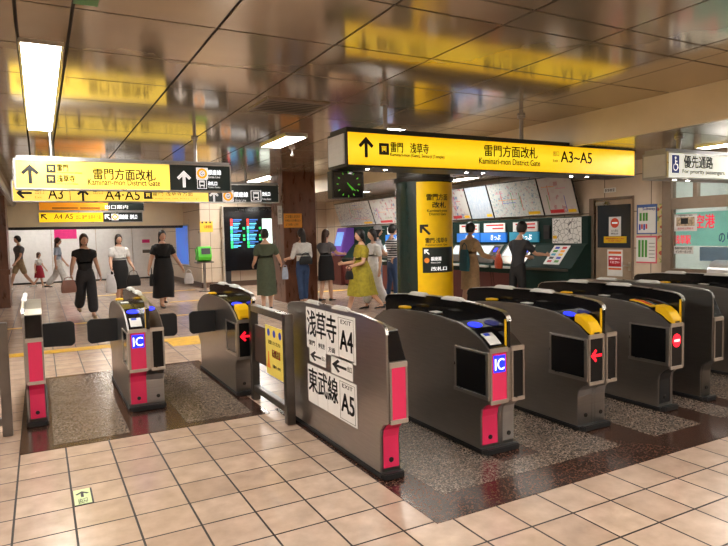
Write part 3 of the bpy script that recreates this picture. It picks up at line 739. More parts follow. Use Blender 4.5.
Y5 = 15.2
zt, zb = at_y(90, 202, Y5).z, at_y(90, 211, Y5).z
t = sign('orange strip sign with a line map, third behind the left signs', .02, 2.25, Y5, zb, zt+.05, .15, [(0, 1.45, ORANGE), (1.45, 2.3, SIGNK)], (.3, 1.9), ZC, SIGNBOX)
f = on_sign(t, Y5)
b = MB()
for q0, q1 in ((52, 60), (60, 78), (80, 100)):
    a, c = f(q0, 208), f(q1, 208-((q1-q0) % 5)); b.box(a[0], c[0], -.003, -.001, a[2]-.012, a[2]+.012)
b.build('route_line', INK, t)
letters('lettering', [px_item(f, '出口案内', 105, 205, 128, 209)], '-y', INKW, t)
Y6 = 18.2
a, c = at_y(38, 212, Y6), at_y(143, 222, Y6)
t = sign('farthest left hanging sign, small, yellow with diagonal arrow and A4 A5', a.x, c.x, Y6, c.z, a.z, .15, [(a.x-.1, at_y(103, 216, Y6).x, SIGNY), (at_y(103, 216, Y6).x, c.x+.1, SIGNK)], (a.x+.3, c.x-.3), ZC, SIGNBOX)
f = on_sign(t, Y6)
arrow_on(t, f(44, 216.7), .2, PI/4, INK); arrow_on(t, f(107.5, 217), .2, PI/4, INKW); ring_icon(t, f(115, 217), .08)
letters('lettering', [px_item(f, 'A4 A5', 54, 214, 73, 219, .01), px_item(f, '出口 雷門 浅草寺方面', 76, 215, 101, 219)], '-y', INK, t)
letters('lettering', [px_item(f, '銀座線', 119, 214.5, 128, 219, .02), px_item(f, '改札口', 130, 214.5, 137, 219, .02)], '-y', INKW, t)

# clock under the large sign
t = thing('station_clock', 'square black clock with green hands hanging under the yellow sign', 'clock', (2.865, 6.03, 1.925))
b = MB(); b.box(0, .40, 0, .12, 0, .305); b.build('case', SIGNBOXD, t, bevel=.006)
b = MB(); b.box(.02, .38, -.004, 0, .015, .295); b.build('face', BLACK, t)
GRN = mat('green_light', C(90, 200, 40), .4, noise=0, emit=.3)
for k in range(12):
    a = k*PI/6; b = MB(); x, z = .2+.125*math.sin(a), .16+.125*math.cos(a); b.hull([(x-.006, -.004, z), (x, -.004, z-.006), (x+.006, -.004, z), (x, -.004, z+.006)], [(x-.006+.016*math.sin(a), -.007, z+.016*math.cos(a)), (x+.016*math.sin(a), -.007, z-.006+.016*math.cos(a)), (x+.006+.016*math.sin(a), -.007, z+.016*math.cos(a)), (x+.016*math.sin(a), -.007, z+.006+.016*math.cos(a))]); b.build('hour_mark', GRN, t)
for nm, a, ln_, w_ in (('hour_hand', math.radians(140), .085, .011), ('minute_hand', math.radians(130), .11, .008)):
    d = Vector((math.sin(a), math.cos(a))); n_ = Vector((d.y, -d.x))*w_/2
    lp = [(.2-d.x*.02+n_.x, -.006, .16-d.y*.02+n_.y), (.2+d.x*ln_+n_.x, -.006, .16+d.y*ln_+n_.y), (.2+d.x*ln_-n_.x, -.006, .16+d.y*ln_-n_.y), (.2-d.x*.02-n_.x, -.006, .16-d.y*.02-n_.y)]
    b = MB(); b.hull(lp, [(q_[0], -.009, q_[2]) for q_ in lp]); b.build(nm, GRN, t)
b = MB(); b.box(.12, .28, .03, .09, .305, .319); b.build('bracket', SIGNBOXD, t)

# ------------------------------------------------------------------ wrapped sign on the round pillar
a0 = None
def on_pillar(R_):
    """flat (s, z) -> wrapped around the pillar; s measured along the surface from the side facing the camera"""
    base = math.atan2(-PCY, -PCX)
    def wv(p): ang_ = base+p[0]/PR; rr = R_+(-p[1]); return Vector((PCX+rr*math.cos(ang_), PCY+rr*math.sin(ang_), p[2]))
    return wv
# visible half-width is about asin: photo offset o (px from the pillar's middle, 28 px = edge)
def s_of(u): return PR*math.asin(max(-1, min(1, (u-425)/28.3)))
def z_of(v): return at_y(425, v, PCY-PR*.83).z
W0 = on_pillar(PR+.004)
def patch(name, s0, s1, z0, z1, rr, m_, parent):
    base = math.atan2(-PCY, -PCX); n = max(4, int((s1-s0)/.04)); inn, out = [], []
    for k in range(n+1):
        g = base+(s0+(s1-s0)*k/n)/PR
        inn.append((PCX+(rr-.003)*math.cos(g), PCY+(rr-.003)*math.sin(g))); out.append((PCX+rr*math.cos(g), PCY+rr*math.sin(g)))
    b = MB()
    for k in range(n): b.prism_z([inn[k], inn[k+1], out[k+1], out[k]], z0, z1)
    bmesh.ops.remove_doubles(b.bm, verts=b.bm.verts, dist=1e-5)
    o = b.build(name, m_, None)
    for p in o.data.vertices: p.co -= parent.location
    o.parent = parent; return o
t = thing('pillar_sign', 'yellow wrap sign with diagonal arrows on the round pillar', 'sign', (PCX, PCY, .3))
patch('face', s_of(418), s_of(418)+.95, .3, 2.40, PR+.004, mat('yellow_wrap', C(246, 200, 8), .35, noise=.03), t)
patch('black_panel', s_of(423), s_of(452), z_of(273), z_of(247.5), PR+.007, SIGNK, t)
def pit(body, u0, v0, u1, v1, bold=0, u_scale=1): return (body, s_of(u1)-s_of(u0), z_of(v0)-z_of(v1), ((s_of(u0)+s_of(u1))/2, 0, z_of((v0+v1)/2)), bold)
wrap = on_pillar(PR+.0085)
tl = t.location.copy()
wrap2 = lambda q_: wrap(q_)-tl
letters('lettering', [pit('雷門方面', 427.5, 194, 447.5, 200.5, .02), pit('改札', 433, 202, 446, 208, .02), pit('Kaminari-mon', 428, 209.5, 447, 212, .01), pit('District Gate', 430, 213, 446, 215.5, .01), pit('雷門·浅草寺', 426, 238, 447, 243, .02), pit('Kaminari-mon Gate', 426, 244, 447, 246)], '-y', INK, t, warp=wrap2)
letters('lettering', [pit('銀座線', 431, 257, 441, 261, .02), pit('Ginza Line', 431, 262, 440, 263.5), pit('改札口', 431, 267, 446, 271, .02)], '-y', INKW, t, warp=wrap2)
def pillar_arrow(u, v, size, m_):
    b = MB(); arrow_mb(b, (s_of(u), 0, z_of(v)), size, PI/4, '-y')
    for q_ in b.bm.verts: q_.co = wrap2(q_.co)
    b.build('arrow', m_, t)
pillar_arrow(425.5, 229.5, .24, INK); pillar_arrow(427, 252, .12, INKW)
b = MB(); c = Vector((s_of(427), 0, z_of(260.5))); b.disc(c, (.045, 0, 0), (0, 0, .045), .002, 18)
for q_ in b.bm.verts: q_.co = wrap2(q_.co)
b.build('line_symbol', mat('symbol_orange', C(245, 150, 60), .4, noise=0), t)

# ================================================================== RIGHT-HAND WALL
def flat_x(name, label, cat, u0, v0, u1, v1, X, m_, t_=.004, group=None):
    """a sheet on a wall facing -X, between two photo corners on that wall"""
    a = at_x(u0, v0, X); c = at_x(u1, v1, X)
    th = thing(name, label, cat, (X, c.y, c.z), 0, group); W, H = a.y-c.y, a.z-c.z
    b = MB(); b.box(-t_, 0, 0, W, 0, H); b.build('sheet', m_, th)
    return th, W, H, t_
def lx(W, H, t_, s0, s1, z0, z1, extra=.0015):
    """box on such a sheet; s runs left to right as seen (0..1), z bottom to top (0..1)"""
    return (-t_-extra, -t_, W*(1-s1), W*(1-s0), H*z0, H*z1)
def txt_x(W, H, t_, body, s0, s1, z0, z1, bold=0): return (body, W*(s1-s0), H*(z1-z0), (-t_-.002, W*(1-(s0+s1)/2), H*(z0+z1)/2), bold)
XD = XR+.022
# door signs
t, W, H, k = flat_x('door_notice', 'white no entry notice with red disc on door glass', 'notice', 609, 217, 621, 236, XD, PAPER)
b = MB(); b.disc((-k, W/2, H*.68), (0, W*.34, 0), (0, 0, W*.34), -.002); q = b.build('no_entry_disc', mat('no_entry_red', C(225, 80, 45), .4, noise=.02), t)
b = MB(); b.box(-k-.004, -k-.002, W*.28, W*.72, H*.64, H*.72); b.build('bar', INKW, q)
letters('lettering', [txt_x(W, H, k, '立入禁止', .2, .8, .22, .34), txt_x(W, H, k, '関係者以外', .2, .8, .08, .18)], FRX, INK, t)
t, W, H, k = flat_x('door_notice', 'yellow strip notice across the bottom of the door glass', 'notice', 604, 236.5, 626.5, 243, XD, mat('notice_yellow', C(240, 200, 30), .45, noise=.02))
letters('lettering', [txt_x(W, H, k, '開放厳禁·関係者以外立入禁止', .1, .9, .55, .8), txt_x(W, H, k, 'STAFF ONLY', .2, .8, .2, .42)], FRX, REDP, t)
t, W, H, k = flat_x('door_notice', 'red and white notice on the lower half of the door', 'notice', 607.5, 249.5, 622.5, 276.5, XR+.03, PAPER)
b = MB(); b.box(*lx(W, H, k, .08, .92, .36, .76)); b.build('red_panel', REDP, t)
b = MB(); b.box(*lx(W, H, k, .08, .92, .84, .93)); b.box(*lx(W, H, k, .08, .92, .24, .31)); b.build('orange_band', mat('band_orange', C(235, 110, 50), .45, noise=.02), t)
letters('lettering', [txt_x(W, H, k, '駅係員にお知らせ', .16, .84, .62, .70), txt_x(W, H, k, 'ください', .2, .8, .48, .57)], FRX, INKW, t)
t, W, H, k = flat_x('door_plate', 'small white name plate on tiles above the staff door', 'sign', 604, 188.5, 616, 192, XR, PAPER)
letters('lettering', [txt_x(W, H, k, '駅事務室', .1, .9, .15, .85)], FRX, INK, t)
# posters between door and office
CELL = [(0, C(240, 240, 238)), (.62, C(120, 160, 90)), (.74, C(225, 225, 235)), (.84, C(200, 60, 90)), (.92, C(60, 110, 180))]
t, W, H, k = flat_x('map_poster', 'blue edged route poster on tiles beside the door, upper one', 'poster', 637, 205, 657, 234, XR, mat('poster_blue', C(60, 95, 165), .45, noise=.03), .004, 'posters by the office')
b = MB(); b.box(*lx(W, H, k, .06, .94, .04, .9)); b.build('print_area', PAPER, t)
letters('lettering', [txt_x(W, H, k+.0015, 'Subway', .3, .92, .78, .9, .01)], FRX, BLUEP, t)
for i, (cx_, c_) in enumerate(((.2, GREENP), (.36, GREENP), (.5, GREENP))): b = MB(); b.box(*lx(W, H, k, cx_-.055, cx_+.055, .45, .72, .0025)); b.build('column_print', c_, t)
for i in range(4): b = MB(); b.box(*lx(W, H, k, .12+.11*i, .2+.11*i, .14+.04*(i % 2), .34, .0025)); b.build('column_print', REDP if i % 2 else BLUEP, t)
t, W, H, k = flat_x('map_poster', 'pink edged price poster on tiles beside the door, lower one', 'poster', 636.5, 236, 657, 263.5, XR, mat('poster_pink', C(225, 95, 115), .45, noise=.03), .004, 'posters by the office')
b = MB(); b.box(*lx(W, H, k, .0, .94, .05, .94)); b.build('print_area', PAPER, t)
for cx_ in (.16, .32, .48): b = MB(); b.box(*lx(W, H, k, cx_-.055, cx_+.055, .22, .85, .0025)); b.build('column_print', GREENP, t)
for i in range(5): b = MB(); b.box(*lx(W, H, k, .62, .9, .2+.13*i, .22+.13*i, .0025)); b.build('text_line', INKG, t)
SHC = [(0, C(230, 214, 170)), (.4, C(200, 90, 70)), (.6, C(150, 170, 90)), (.8, C(240, 225, 150))]
t, W, H, k = flat_x('map_poster', 'narrow patterned poster right of the blue edged one', 'poster', 657.6, 204, 662, 233, XR, sheet_mat('narrow_print', SHC, 22), .004, 'posters by the office')
t, W, H, k = flat_x('map_poster', 'narrow patterned poster right of the pink edged one', 'poster', 657.6, 235.5, 662, 262.5, XR, sheet_mat('narrow_print_pale', SHC[::1], 14), .004, 'posters by the office')

# posters inside the office window
XW = XR+.06
TEAL = mat('teal_poster_glow', C(150, 215, 200), .4, noise=.1, scale=3, emit=.4)  # emission added to brighten the poster, too dark without it
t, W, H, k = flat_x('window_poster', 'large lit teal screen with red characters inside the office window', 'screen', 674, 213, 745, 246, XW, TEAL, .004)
letters('lettering', [txt_x(W, H, k, '空港', .33, .60, .52, .92, .02), txt_x(W, H, k, '浅草駅', .02, .26, .05, .32, .02)], FRX, mat('red_print_glow', C(225, 40, 90), .5, noise=0, emit=.6), t)  # red print is given the same added glow as the poster
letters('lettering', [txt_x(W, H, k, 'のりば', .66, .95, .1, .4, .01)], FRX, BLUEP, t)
t, W, H, k = flat_x('window_poster', 'pale blue sheet below the teal screen in the office window', 'poster', 700, 247, 745, 262, XW, mat('pale_blue_poster', C(165, 190, 225), .5, noise=.08, scale=3))
t, W, H, k = flat_x('window_notice', 'white picture notice at the corner of the office window', 'notice', 674.5, 214.5, 697, 231, XR+.009, PAPER)
b = MB(); b.box(*lx(W, H, k, .1, .9, .3, .82)); b.build('picture', mat('notice_picture', C(200, 180, 150), .5, noise=.3, scale=30), t)
b = MB(); b.box(*lx(W, H, k, .3, .62, .42, .76, .003)); b.build('dark_picture', BLACKM, t)
letters('lettering', [txt_x(W, H, k, '特別拝観のご案内', .2, .8, .86, .96)], FRX, INK, t)
letters('lettering', [txt_x(W, H, k, '期間限定開催中', .15, .85, .1, .22)], FRX, REDP, t)
t, W, H, k = flat_x('window_notice', 'small white notice with bold text low in office window', 'notice', 673.5, 246, 693.5, 254, XR+.009, PAPER)
letters('lettering', [txt_x(W, H, k, '係員不在のときは', .08, .92, .56, .9, .02), txt_x(W, H, k, 'インターホンで', .12, .88, .1, .44, .02)], FRX, INK, t)
# curved steel counter in front of the office
t = thing('counter_hood', 'curved shiny steel counter hood in front of the office window', 'counter', (8.05, 2.24, 0))
b = MB(); n = 14
lp = [(.40, .0)]+[(.20+.20*math.cos(PI*k_/n), .93+.13*math.sin(PI*k_/n)) for k_ in range(n+1)]+[(0, 0)]
b.hull([(x_, 0, z_) for x_, z_ in lp], [(x_, 2.78+.12*(1-z_/1.06), z_) for x_, z_ in lp]); b.build('hood', mat('hood_steel', C(225, 228, 234), .3, .8, noise=.03), t, smooth=True)
b = MB(); b.box(-.02, .37, -.01, 2.76, .0045, .12); b.build('plinth', RUBBER, t)

# fare maps above the ticket machines: tilted boards
MAPZ0, MAPZ1 = 1.80, 2.50
GREEN = mat('dark_green_panel', C(22, 46, 40), .7, noise=.04); GREEN.node_tree.nodes['Principled BSDF'].inputs['Specular IOR Level'].default_value = .2
mapm = {
 'lines': sheet_mat('network_map', [(0, C(137, 141, 159)), (.04, C(196, 197, 196)), (.9, C(189, 192, 194))], 9, .4, 0, 'lines'),
 'net': sheet_mat('dense_network_map', [(0, C(190, 196, 194)), (.5, C(168, 178, 177)), (.68, C(197, 197, 192)), (.88, C(184, 154, 158)), (.94, C(137, 159, 175))], 30, .4, 0, 'blocks'),
 'table': sheet_mat('fare_table', [(0, C(176, 189, 202)), (.5, C(163, 178, 196)), (.75, C(193, 199, 206))], 14, .4, 0, 'blocks', (1, 6, 1.2)),
 'pale': sheet_mat('line_plan', [(0, C(190, 185, 182)), (.8, C(187, 175, 175)), (.94, C(176, 137, 141))], 14, .4, 0, 'blocks'),
 'mixed': sheet_mat('mixed_plan', [(0, C(196, 196, 192)), (.74, C(184, 170, 172)), (.9, C(176, 120, 125)), (.95, C(120, 141, 167))], 16, .4, 0, 'blocks')}
XM0, XM1 = XR-.10, XR-.34                 # bottom and top of the tilted boards
def fare_map(label, ua, ub, kind):
    """board between two photo columns (left, right) measured at mid height"""
    ya = at_x(ua, 203, XR-.22).y; yb = at_x(ub, 203, XR-.22).y; W = ya-yb
    t = thing('fare_map', label, 'fare map', (XM0, yb, MAPZ0), 0, 'fare maps above the ticket machines')
    dx = XM1-XM0; H = MAPZ1-MAPZ0; q_ = .025
    def board(name, y0, y1, h0, h1, off, th_, m_):
        n_ = Vector((-H, 0, dx)).normalized()
        P = lambda y, h: Vector((dx*h, y, H*h))
        lp = [P(y0, h0)+n_*off, P(y1, h0)+n_*off, P(y1, h1)+n_*off, P(y0, h1)+n_*off]
        b = MB(); b.hull(lp, [p_+n_*th_ for p_ in lp]); return b.build(name, m_, t)
    board('backing', .004, W-.004, 0, 1, -.03, .03, SIGNBOXD)
    board('map_face', .015, W-.015, .02, .98, 0, .003, mapm[kind])
    rnd = random.Random(label)
    Pt = lambda s, h: (W*(1-s), h)
    cols = [REDP, GREENP, BLUEP, mat('map_orange', C(230, 140, 50), .45, noise=0), mat('map_pink', C(215, 120, 160), .45, noise=0)]
    if kind in ('lines', 'mixed', 'pale', 'net'):
        for i in range({'lines': 9, 'mixed': 6, 'pale': 5, 'net': 7}[kind]):
            s0, h0 = rnd.uniform(.08, .7), rnd.uniform(.15, .85)
            if rnd.random() < .5: board('route_line', W*(1-min(.94, s0+rnd.uniform(.15, .4))), W*(1-s0), h0, h0+.013, .003, .002, cols[i % 5])
            else: board('route_line', W*(1-s0)-.010, W*(1-s0), h0*.6, min(.93, h0*.6+.4), .003, .002, cols[i % 5])
    board('yellow_box', W*.06, W*.28, .06, .14, .003, .002, YEL)
    if kind in ('mixed', 'pale'): board('red_box', W*.4, W*.8, .06, .15, .003, .002, REDP)
    return t
fare_map('tilted fare map nearest the staff door, pale with red lines', 540.5, 575, 'pale')
fare_map('tilted fare map with dense coloured network, second from the door', 490.5, 540, 'net')
fare_map('pale blue fare table board between network map and red boxed plan', 468, 490, 'table')
fare_map('tilted board with red boxes just right of the yellow pillar', 446, 467.5, 'mixed')
fare_map('tilted fare map left of the pillar, nearer one with red box', 372, 402, 'mixed')
fare_map('tilted line map left of the pillar, farthest one', 337, 371.5, 'lines')

# ticket machine console
def prof_y(y0, y1, pts, X=XR): b = MB(); b.prism_y([(x_, z_) for x_, z_ in pts], y0, y1); return b
YE = at_x(588, 250, XR-.1).y
yy = lambda u, v: at_x(u, v, XR-.3).y
b = MB(); b.box(XR-.094, XR-.001, YE, YE+9.4, 0, 1.76); struct('wall_right_green_panel', b, GREEN)
CONS = [(-.092, 1.28), (-.16, 1.24), (-.50, .86), (-.56, .84), (-.56, .74), (-.46, .0045), (-.092, .0045)]
REDL_ = mat('dark_red_panel', C(96, 38, 34), .4, noise=.06)
def console_slice(t, W, red=True):
    b = prof_y(.002, W-.002, CONS); b.build('cabinet', GREEN, t)
    if red: b = MB(); b.prism_y([(-.545, .70), (-.56, .70), (-.49, .06), (-.47, .06)], .01, W-.01); b.build('lower_panel', REDL_, t)
SLOPE = lambda h: (-.16-(.34)*(1-h), .86+.38*h)      # h 0 bottom .. 1 top
def on_slope(mb, y0, y1, h0, h1, off, th_):
    n_ = Vector((-.38, 0, .34)).normalized()
    def P(y, h): x_, z_ = SLOPE(h); return Vector((x_, y, z_))
    lp = [P(y0, h0)+n_*off, P(y1, h0)+n_*off, P(y1, h1)+n_*off, P(y0, h1)+n_*off]
    mb.hull(lp, [p_+n_*th_ for p_ in lp]); return mb
def machine(label, yc, hue):
    t = thing('ticket_machine', label, 'ticket machine', (XR-.004, yc-.42, 0), 0, 'ticket machines')
    W = .84; console_slice(t, W)
    b = MB(); b.box(-.13, -.091, .02, W-.02, 1.30, 1.50); b.build('blue_header', mat('header_'+hue[0], hue[1], .4, noise=.03, emit=.35), t)
    b = MB(); b.box(-.125, -.091, .05, W-.12, 1.51, 1.70); q = b.build('label_panel', PAPER, t)
    b = MB(); b.box(-.128, -.125, .1, W-.2, 1.64, 1.67); b.box(-.128, -.125, .1, W-.4, 1.57, 1.6); b.build('print', REDP, q)
    letters('lettering', [('きっぷ', .30, .11, (-.133, W*.4, 1.40), .02)], FRX, INKW, t)
    b = on_slope(MB(), .03, W-.03, .04, .98, .001, .02); b.build('front_plate', STEEL_D, t)
    b = on_slope(MB(), .30, W-.08, .42, .92, .022, .004); b.build('screen', mat('machine_screen', C(205, 222, 228), .3, noise=.05, emit=.25), t)
    b = on_slope(MB(), .08, .26, .45, .9, .022, .004); b.build('coin_panel', BLACKM, t)
    b = on_slope(MB(), .12, .20, .6, .8, .027, .003); b.build('slot_light', BLUEL, t)
    b = on_slope(MB(), .1, W-.1, .1, .34, .022, .006); b.build('tray', STEEL_D, t)
    b = MB(); b.box(-.64, -.56, .05, W-.05, .80, .84); b.build('shelf', WHITE, t)
    return t
BL = ('blue', C(40, 120, 215)); TE = ('teal', C(50, 140, 170)); PU = ('violet', C(130, 80, 190))
MY = [yy(517, 255), yy(487, 255), yy(462, 255), yy(388, 255)]; MY[2] = max(MY[2], MY[1]+.845)
machine('ticket machine nearest the street map on the green panel', MY[0], TE)
machine('ticket machine in front of the person with tan coat', MY[1], BL)
machine('ticket machine just right of the yellow pillar, blue header', MY[2], BL)
machine('ticket machine left of the pillar, before the person in jeans', MY[3], BL)
YCH = yy(349, 235)
def console(label, y0, y1, red=True):
    t = thing('console_cabinet', label, 'console cabinet', (XR-.004, y0, 0), 0, 'dark green console cabinets'); W = y1-y0
    console_slice(t, W, red); b = MB(); b.box(-.60, -.56, .02, W-.02, .80, .84); b.build('edge_strip', STEEL_D, t)
console('dark green console end with slanted top beside the staff door', YE, MY[0]-.42, False)
console('dark green console between the two ticket machines nearest the door', MY[0]+.42, MY[1]-.42)
console('dark green console hidden mostly behind the yellow pillar', MY[2]+.42, MY[3]-.42)
console('dark green console with red base left of the yellow pillar', MY[3]+.42, YCH-.02)
t = thing('charge_machine', 'violet charging machine with slanted screen beyond the ticket machines', 'charging machine', (XR-.62, YCH, 0))
b = MB(); b.prism_y([(0, .9), (.24, 1.74), (.5, 1.74), (.5, .9)], 0, .62); b.build('cabinet', mat('violet_cabinet', C(120, 80, 185), .4, noise=.04), t, bevel=.01)
b = MB(); b.hull([(-.006+.24*.35, .08, .9+.84*.35), (-.006+.24*.35, .54, .9+.84*.35), (-.006+.24*.85, .54, .9+.84*.85), (-.006+.24*.85, .08, .9+.84*.85)], [(-.016+.24*.35, .08, .9+.84*.35), (-.016+.24*.35, .54, .9+.84*.35), (-.016+.24*.85, .54, .9+.84*.85), (-.016+.24*.85, .08, .9+.84*.85)]); b.build('screen', mat('sky_screen', C(120, 170, 235), .3, noise=.1, emit=.6), t)
b = MB(); b.box(.02, .5, .0, .62, .0045, .9); b.build('base', mat('dark_red_base', C(80, 36, 32), .4, noise=.05), t)
# loose sheets on the console
t, W, H, k = flat_x('wall_map', 'square black and white street map on the green panel by the door', 'map', 552.5, 218.5, 581.5, 244.5, XR-.096, PAPER)
b = MB(); b.box(*lx(W, H, k, .03, .97, .03, .97, .0012)); b.build('street_print', sheet_mat('street_map', [(0, C(120, 122, 120)), (.035, C(232, 232, 228)), (.95, C(224, 224, 220))], 11, .5, 0, 'lines'), t)
b = MB(); b.box(*lx(W, H, k, .02, .16, .22, .34, .003)); b.build('yellow_label', YEL, t)
t = thing('button_chart', 'white card with coloured squares on the slanted console end', 'card', (XR-.004, yy(558, 255)-.18, 0))
b = on_slope(MB(), .0, .38, .12, .98, .001, .008); b.build('card', PAPER, t)
for i in range(5):
    for j in range(2):
        b = on_slope(MB(), .05+j*.17, .15+j*.17, .2+i*.155, .30+i*.155, .009, .003); b.build('colour_square', [GREENP, REDP, BLUEP, INK, YEL, mat('sq_cyan', C(60, 160, 190), .4, noise=0), ORANGE][(i*2+j) % 7], t)
t = thing('intercom_box', 'small dark intercom panel on green wall left of the street map', 'intercom', (XR-.095, at_x(550.5, 236, XR-.1).y, 1.36))
b = MB(); b.box(-.03, 0, 0, .16, 0, .26); b.build('box', BLACKM, t, bevel=.006)
b = MB(); b.box(-.034, -.03, .03, .13, .14, .22); b.build('speaker_grille', SIGNBOXD, t)

# ================================================================== FAR LEFT BACKGROUND
YB = 18.55
t = thing('departure_board', 'tall black departure board with lit rows, standing against tiled wall', 'departure board', (5.0, 18.3, 0))
b = MB(); b.box(0, 1.86, 0, .2, .50, 2.47); b.build('cabinet', BLACK, t, bevel=.01)
for x_ in (.02, 1.68): b = MB(); b.box(x_, x_+.16, .02, .18, .0, .5); b.build('leg', BLACKM, t)
b = MB(); b.box(-.03, 0, -.01, .2, .0, 2.49); b.build('edge_trim', STEEL_L, t); b = MB(); b.box(1.86, 1.89, -.01, .2, .0, 2.49); b.build('edge_trim', STEEL_L, t)
letters('lettering', [('TRAIN & BUS INFORMATION', 1.3, .08, (1.0, -.003, 2.37), .01)], '-y', mat('board_grey', C(160, 160, 160), .5, noise=0), t)
SCR = [mat('row_cyan', C(90, 190, 235), .4, noise=0, emit=.8), mat('row_green', C(40, 220, 110), .4, noise=0, emit=.8), mat('row_red', C(245, 60, 50), .4, noise=0, emit=.8), mat('row_white', C(225, 245, 240), .4, noise=0, emit=1.0), mat('row_blue', C(60, 110, 190), .4, noise=0, emit=.7)]
for cx_ in (.2, .72):
    for i in range(8):
        z_ = 2.0-i*.115
        b = MB(); b.box(cx_, cx_+.07, -.004, 0, z_, z_+.1); b.build('row_marker', SCR[2] if i < 2 else SCR[1] if i in (3, 6, 7) else SCR[0], t)
        b = MB(); b.box(cx_+.085, cx_+.36-(i*7 % 3)*.05, -.004, 0, z_+.05, z_+.085); b.box(cx_+.085, cx_+.30-(i*5 % 4)*.03, -.004, 0, z_+.01, z_+.03); b.build('row_text', SCR[0] if i % 3 else SCR[4], t)
        if i in (2, 4, 5): b = MB(); b.box(cx_+.39, cx_+.46, -.004, 0, z_, z_+.07); b.build('row_marker', SCR[1], t)
b = MB(); b.prism_y([(1.22, 1.15), (1.62, 1.15), (1.62, 2.02), (1.75, 2.1), (1.22, 2.1)], -.004, 0); b.build('screen_panel', SCR[3], t)
# wall notice, public phone
a = at_y(199.5, 221.5, 18.597); c = at_y(213, 232, 18.597)
t = thing('wall_notice', 'yellow notice on the tiled wall above the green phone', 'notice', (a.x, 18.597, c.z)); W, H = c.x-a.x, a.z-c.z
b = MB(); b.box(0, W, -.004, 0, 0, H); b.build('sheet', mat('notice_amber', C(240, 190, 50), .45, noise=.03), t)
letters('lettering', [('公衆電話', W*.6, H*.3, (W*.6, -.006, H*.5), .01)], '-y', REDP, t)
for k_ in range(3): b = MB(); b.disc((W*(.2+.3*k_), -.005, H*.9), (.03, 0, 0), (0, 0, .03), .002, 12); b.build('round_mark', INK, t)
t = thing('public_phone', 'lime green public phone on a steel post by the tiled wall', 'phone', (4.12, 17.3, 0))
b = MB(); b.prism_x([(-.02, .86), (-.12, .90), (-.16, 1.02), (-.10, 1.29), (.12, 1.29), (.12, .86)], -.19, .19); b.build('phone_body', mat('lime_green', C(70, 190, 30), .35, noise=.03), t, bevel=.015)
b = MB(); b.hull([(-.1, -.152, 1.07), (.15, -.152, 1.07), (.15, -.113, 1.24), (-.1, -.113, 1.24)], [(-.1, -.165, 1.07), (.15, -.165, 1.07), (.15, -.126, 1.24), (-.1, -.126, 1.24)]); b.build('dial_panel', BLACKM, t)
b = MB(); b.tube([(-.235, -.08, .92), (-.235, -.1, 1.06), (-.235, -.07, 1.22)], [.035, .022, .035], 10); b.build('handset', GREENP, t)
b = MB(); b.box(-.24, .24, -.16, .16, .82, .86); b.build('shelf', STEEL_D, t)
b = MB(); b.cyl((0, 0), .04, .02, .82, 16); b.build('post', STEEL, t); b = MB(); b.cyl((0, 0), .18, .0, .02, 24); b.build('base_plate', STEEL_D, t)
# blue advert on the receding wall
a = at_x(176, 226, 4.345); c = at_x(190, 266, 4.345)
t = thing('advert_poster', 'bright blue advert poster on the receding tiled wall', 'poster', (4.345, min(a.y, c.y), .62))
b = MB(); b.box(-.02, 0, 0, abs(a.y-c.y), 0, 1.38); b.build('frame', STEEL_L, t); b = MB(); b.box(-.024, -.02, .06, abs(a.y-c.y)-.06, .05, 1.33); b.build('print_area', mat('blue_advert', C(60, 120, 230), .4, noise=.35, scale=1.6, emit=.5), t)
# white hoarding panels at the far end
x_ = -2.4
for i, wd in enumerate((1.3, 1.5, 1.5, 1.3, 1.2)):
    t = thing('site_hoarding', ['white hoarding panel behind the grey shirt walker, far left', 'white hoarding panel second from the left in the far passage', 'white hoarding panel with pink poster behind the woman in dark clothes', 'white hoarding panel behind the woman with white plastic bag', 'white hoarding panel with small notices beside the blue advert'][i], 'hoarding', (x_, 25.0, 0), 0, 'white hoarding panels in the far passage')
    b = MB(); b.box(.01, wd-.01, 0, .05, .06, 2.4); b.build('panel', WALLP, t); b = MB(); b.box(0, wd, -.01, .06, 0, .06); b.build('foot', SIGNBOXD, t)
    x_ += wd
    if i == 2:
        q = thing('advert_poster', 'bright pink poster high on the white hoarding', 'poster', (t.location.x+.1, 24.99, 1.62)); b = MB(); b.box(0, .75, -.01, 0, 0, .7); b.build('print_area', mat('pink_poster', C(225, 50, 130), .45, noise=.05), q); b = MB(); b.box(-.02, .77, -.006, .004, -.02, .72); b.build('border', PAPER, q)
    if i == 4:
        for j, (zz, lab) in enumerate(((1.35, 'small pink marked notice on the far white hoarding, upper'), (.95, 'small grey notice on the far white hoarding, lower'))):
            q = thing('hoarding_notice', lab, 'notice', (t.location.x+.3, 24.99, zz)); b = MB(); b.box(0, .4, -.008, 0, 0, .3); b.build('sheet', PAPER, q); b = MB(); b.box(.06, .34, -.01, -.008, .05, .18); b.build('print_area', [mat('pink_poster', C(225, 50, 130)), INKG][j], q)
# orange notice on the brown pillar and the slim white plate left of it
a = at_y(283.5, 213.5, 12.998); c = at_y(302, 227.5, 12.998)
t = thing('pillar_notice', 'orange text notice high on the brown marble pillar', 'notice', (a.x, 12.998, c.z)); W, H = c.x-a.x, a.z-c.z
b = MB(); b.box(0, W, -.006, 0, 0, H); b.build('sheet', mat('notice_orange', C(228, 150, 40), .45, noise=.04), t)
letters('lettering', [('ご注意ください', W*.8, H*.2, (W*.5, -.008, H*.78), .01), ('手荷物から目を離さない', W*.85, H*.16, (W*.5, -.008, H*.5)), ('ようお願いします', W*.7, H*.16, (W*.45, -.008, H*.22))], '-y', INK, t)
t = thing('pillar_plate', 'slim white vertical plate left of the orange pillar notice', 'sign', (4.80, 13.0, 1.80))
b = MB(); b.box(0, .10, 0, .02, 0, .42); b.build('plate', WHITE, t); b = MB(); b.box(.10, .135, .0, .03, .06, .36); b.build('bracket', STEEL_D, t)
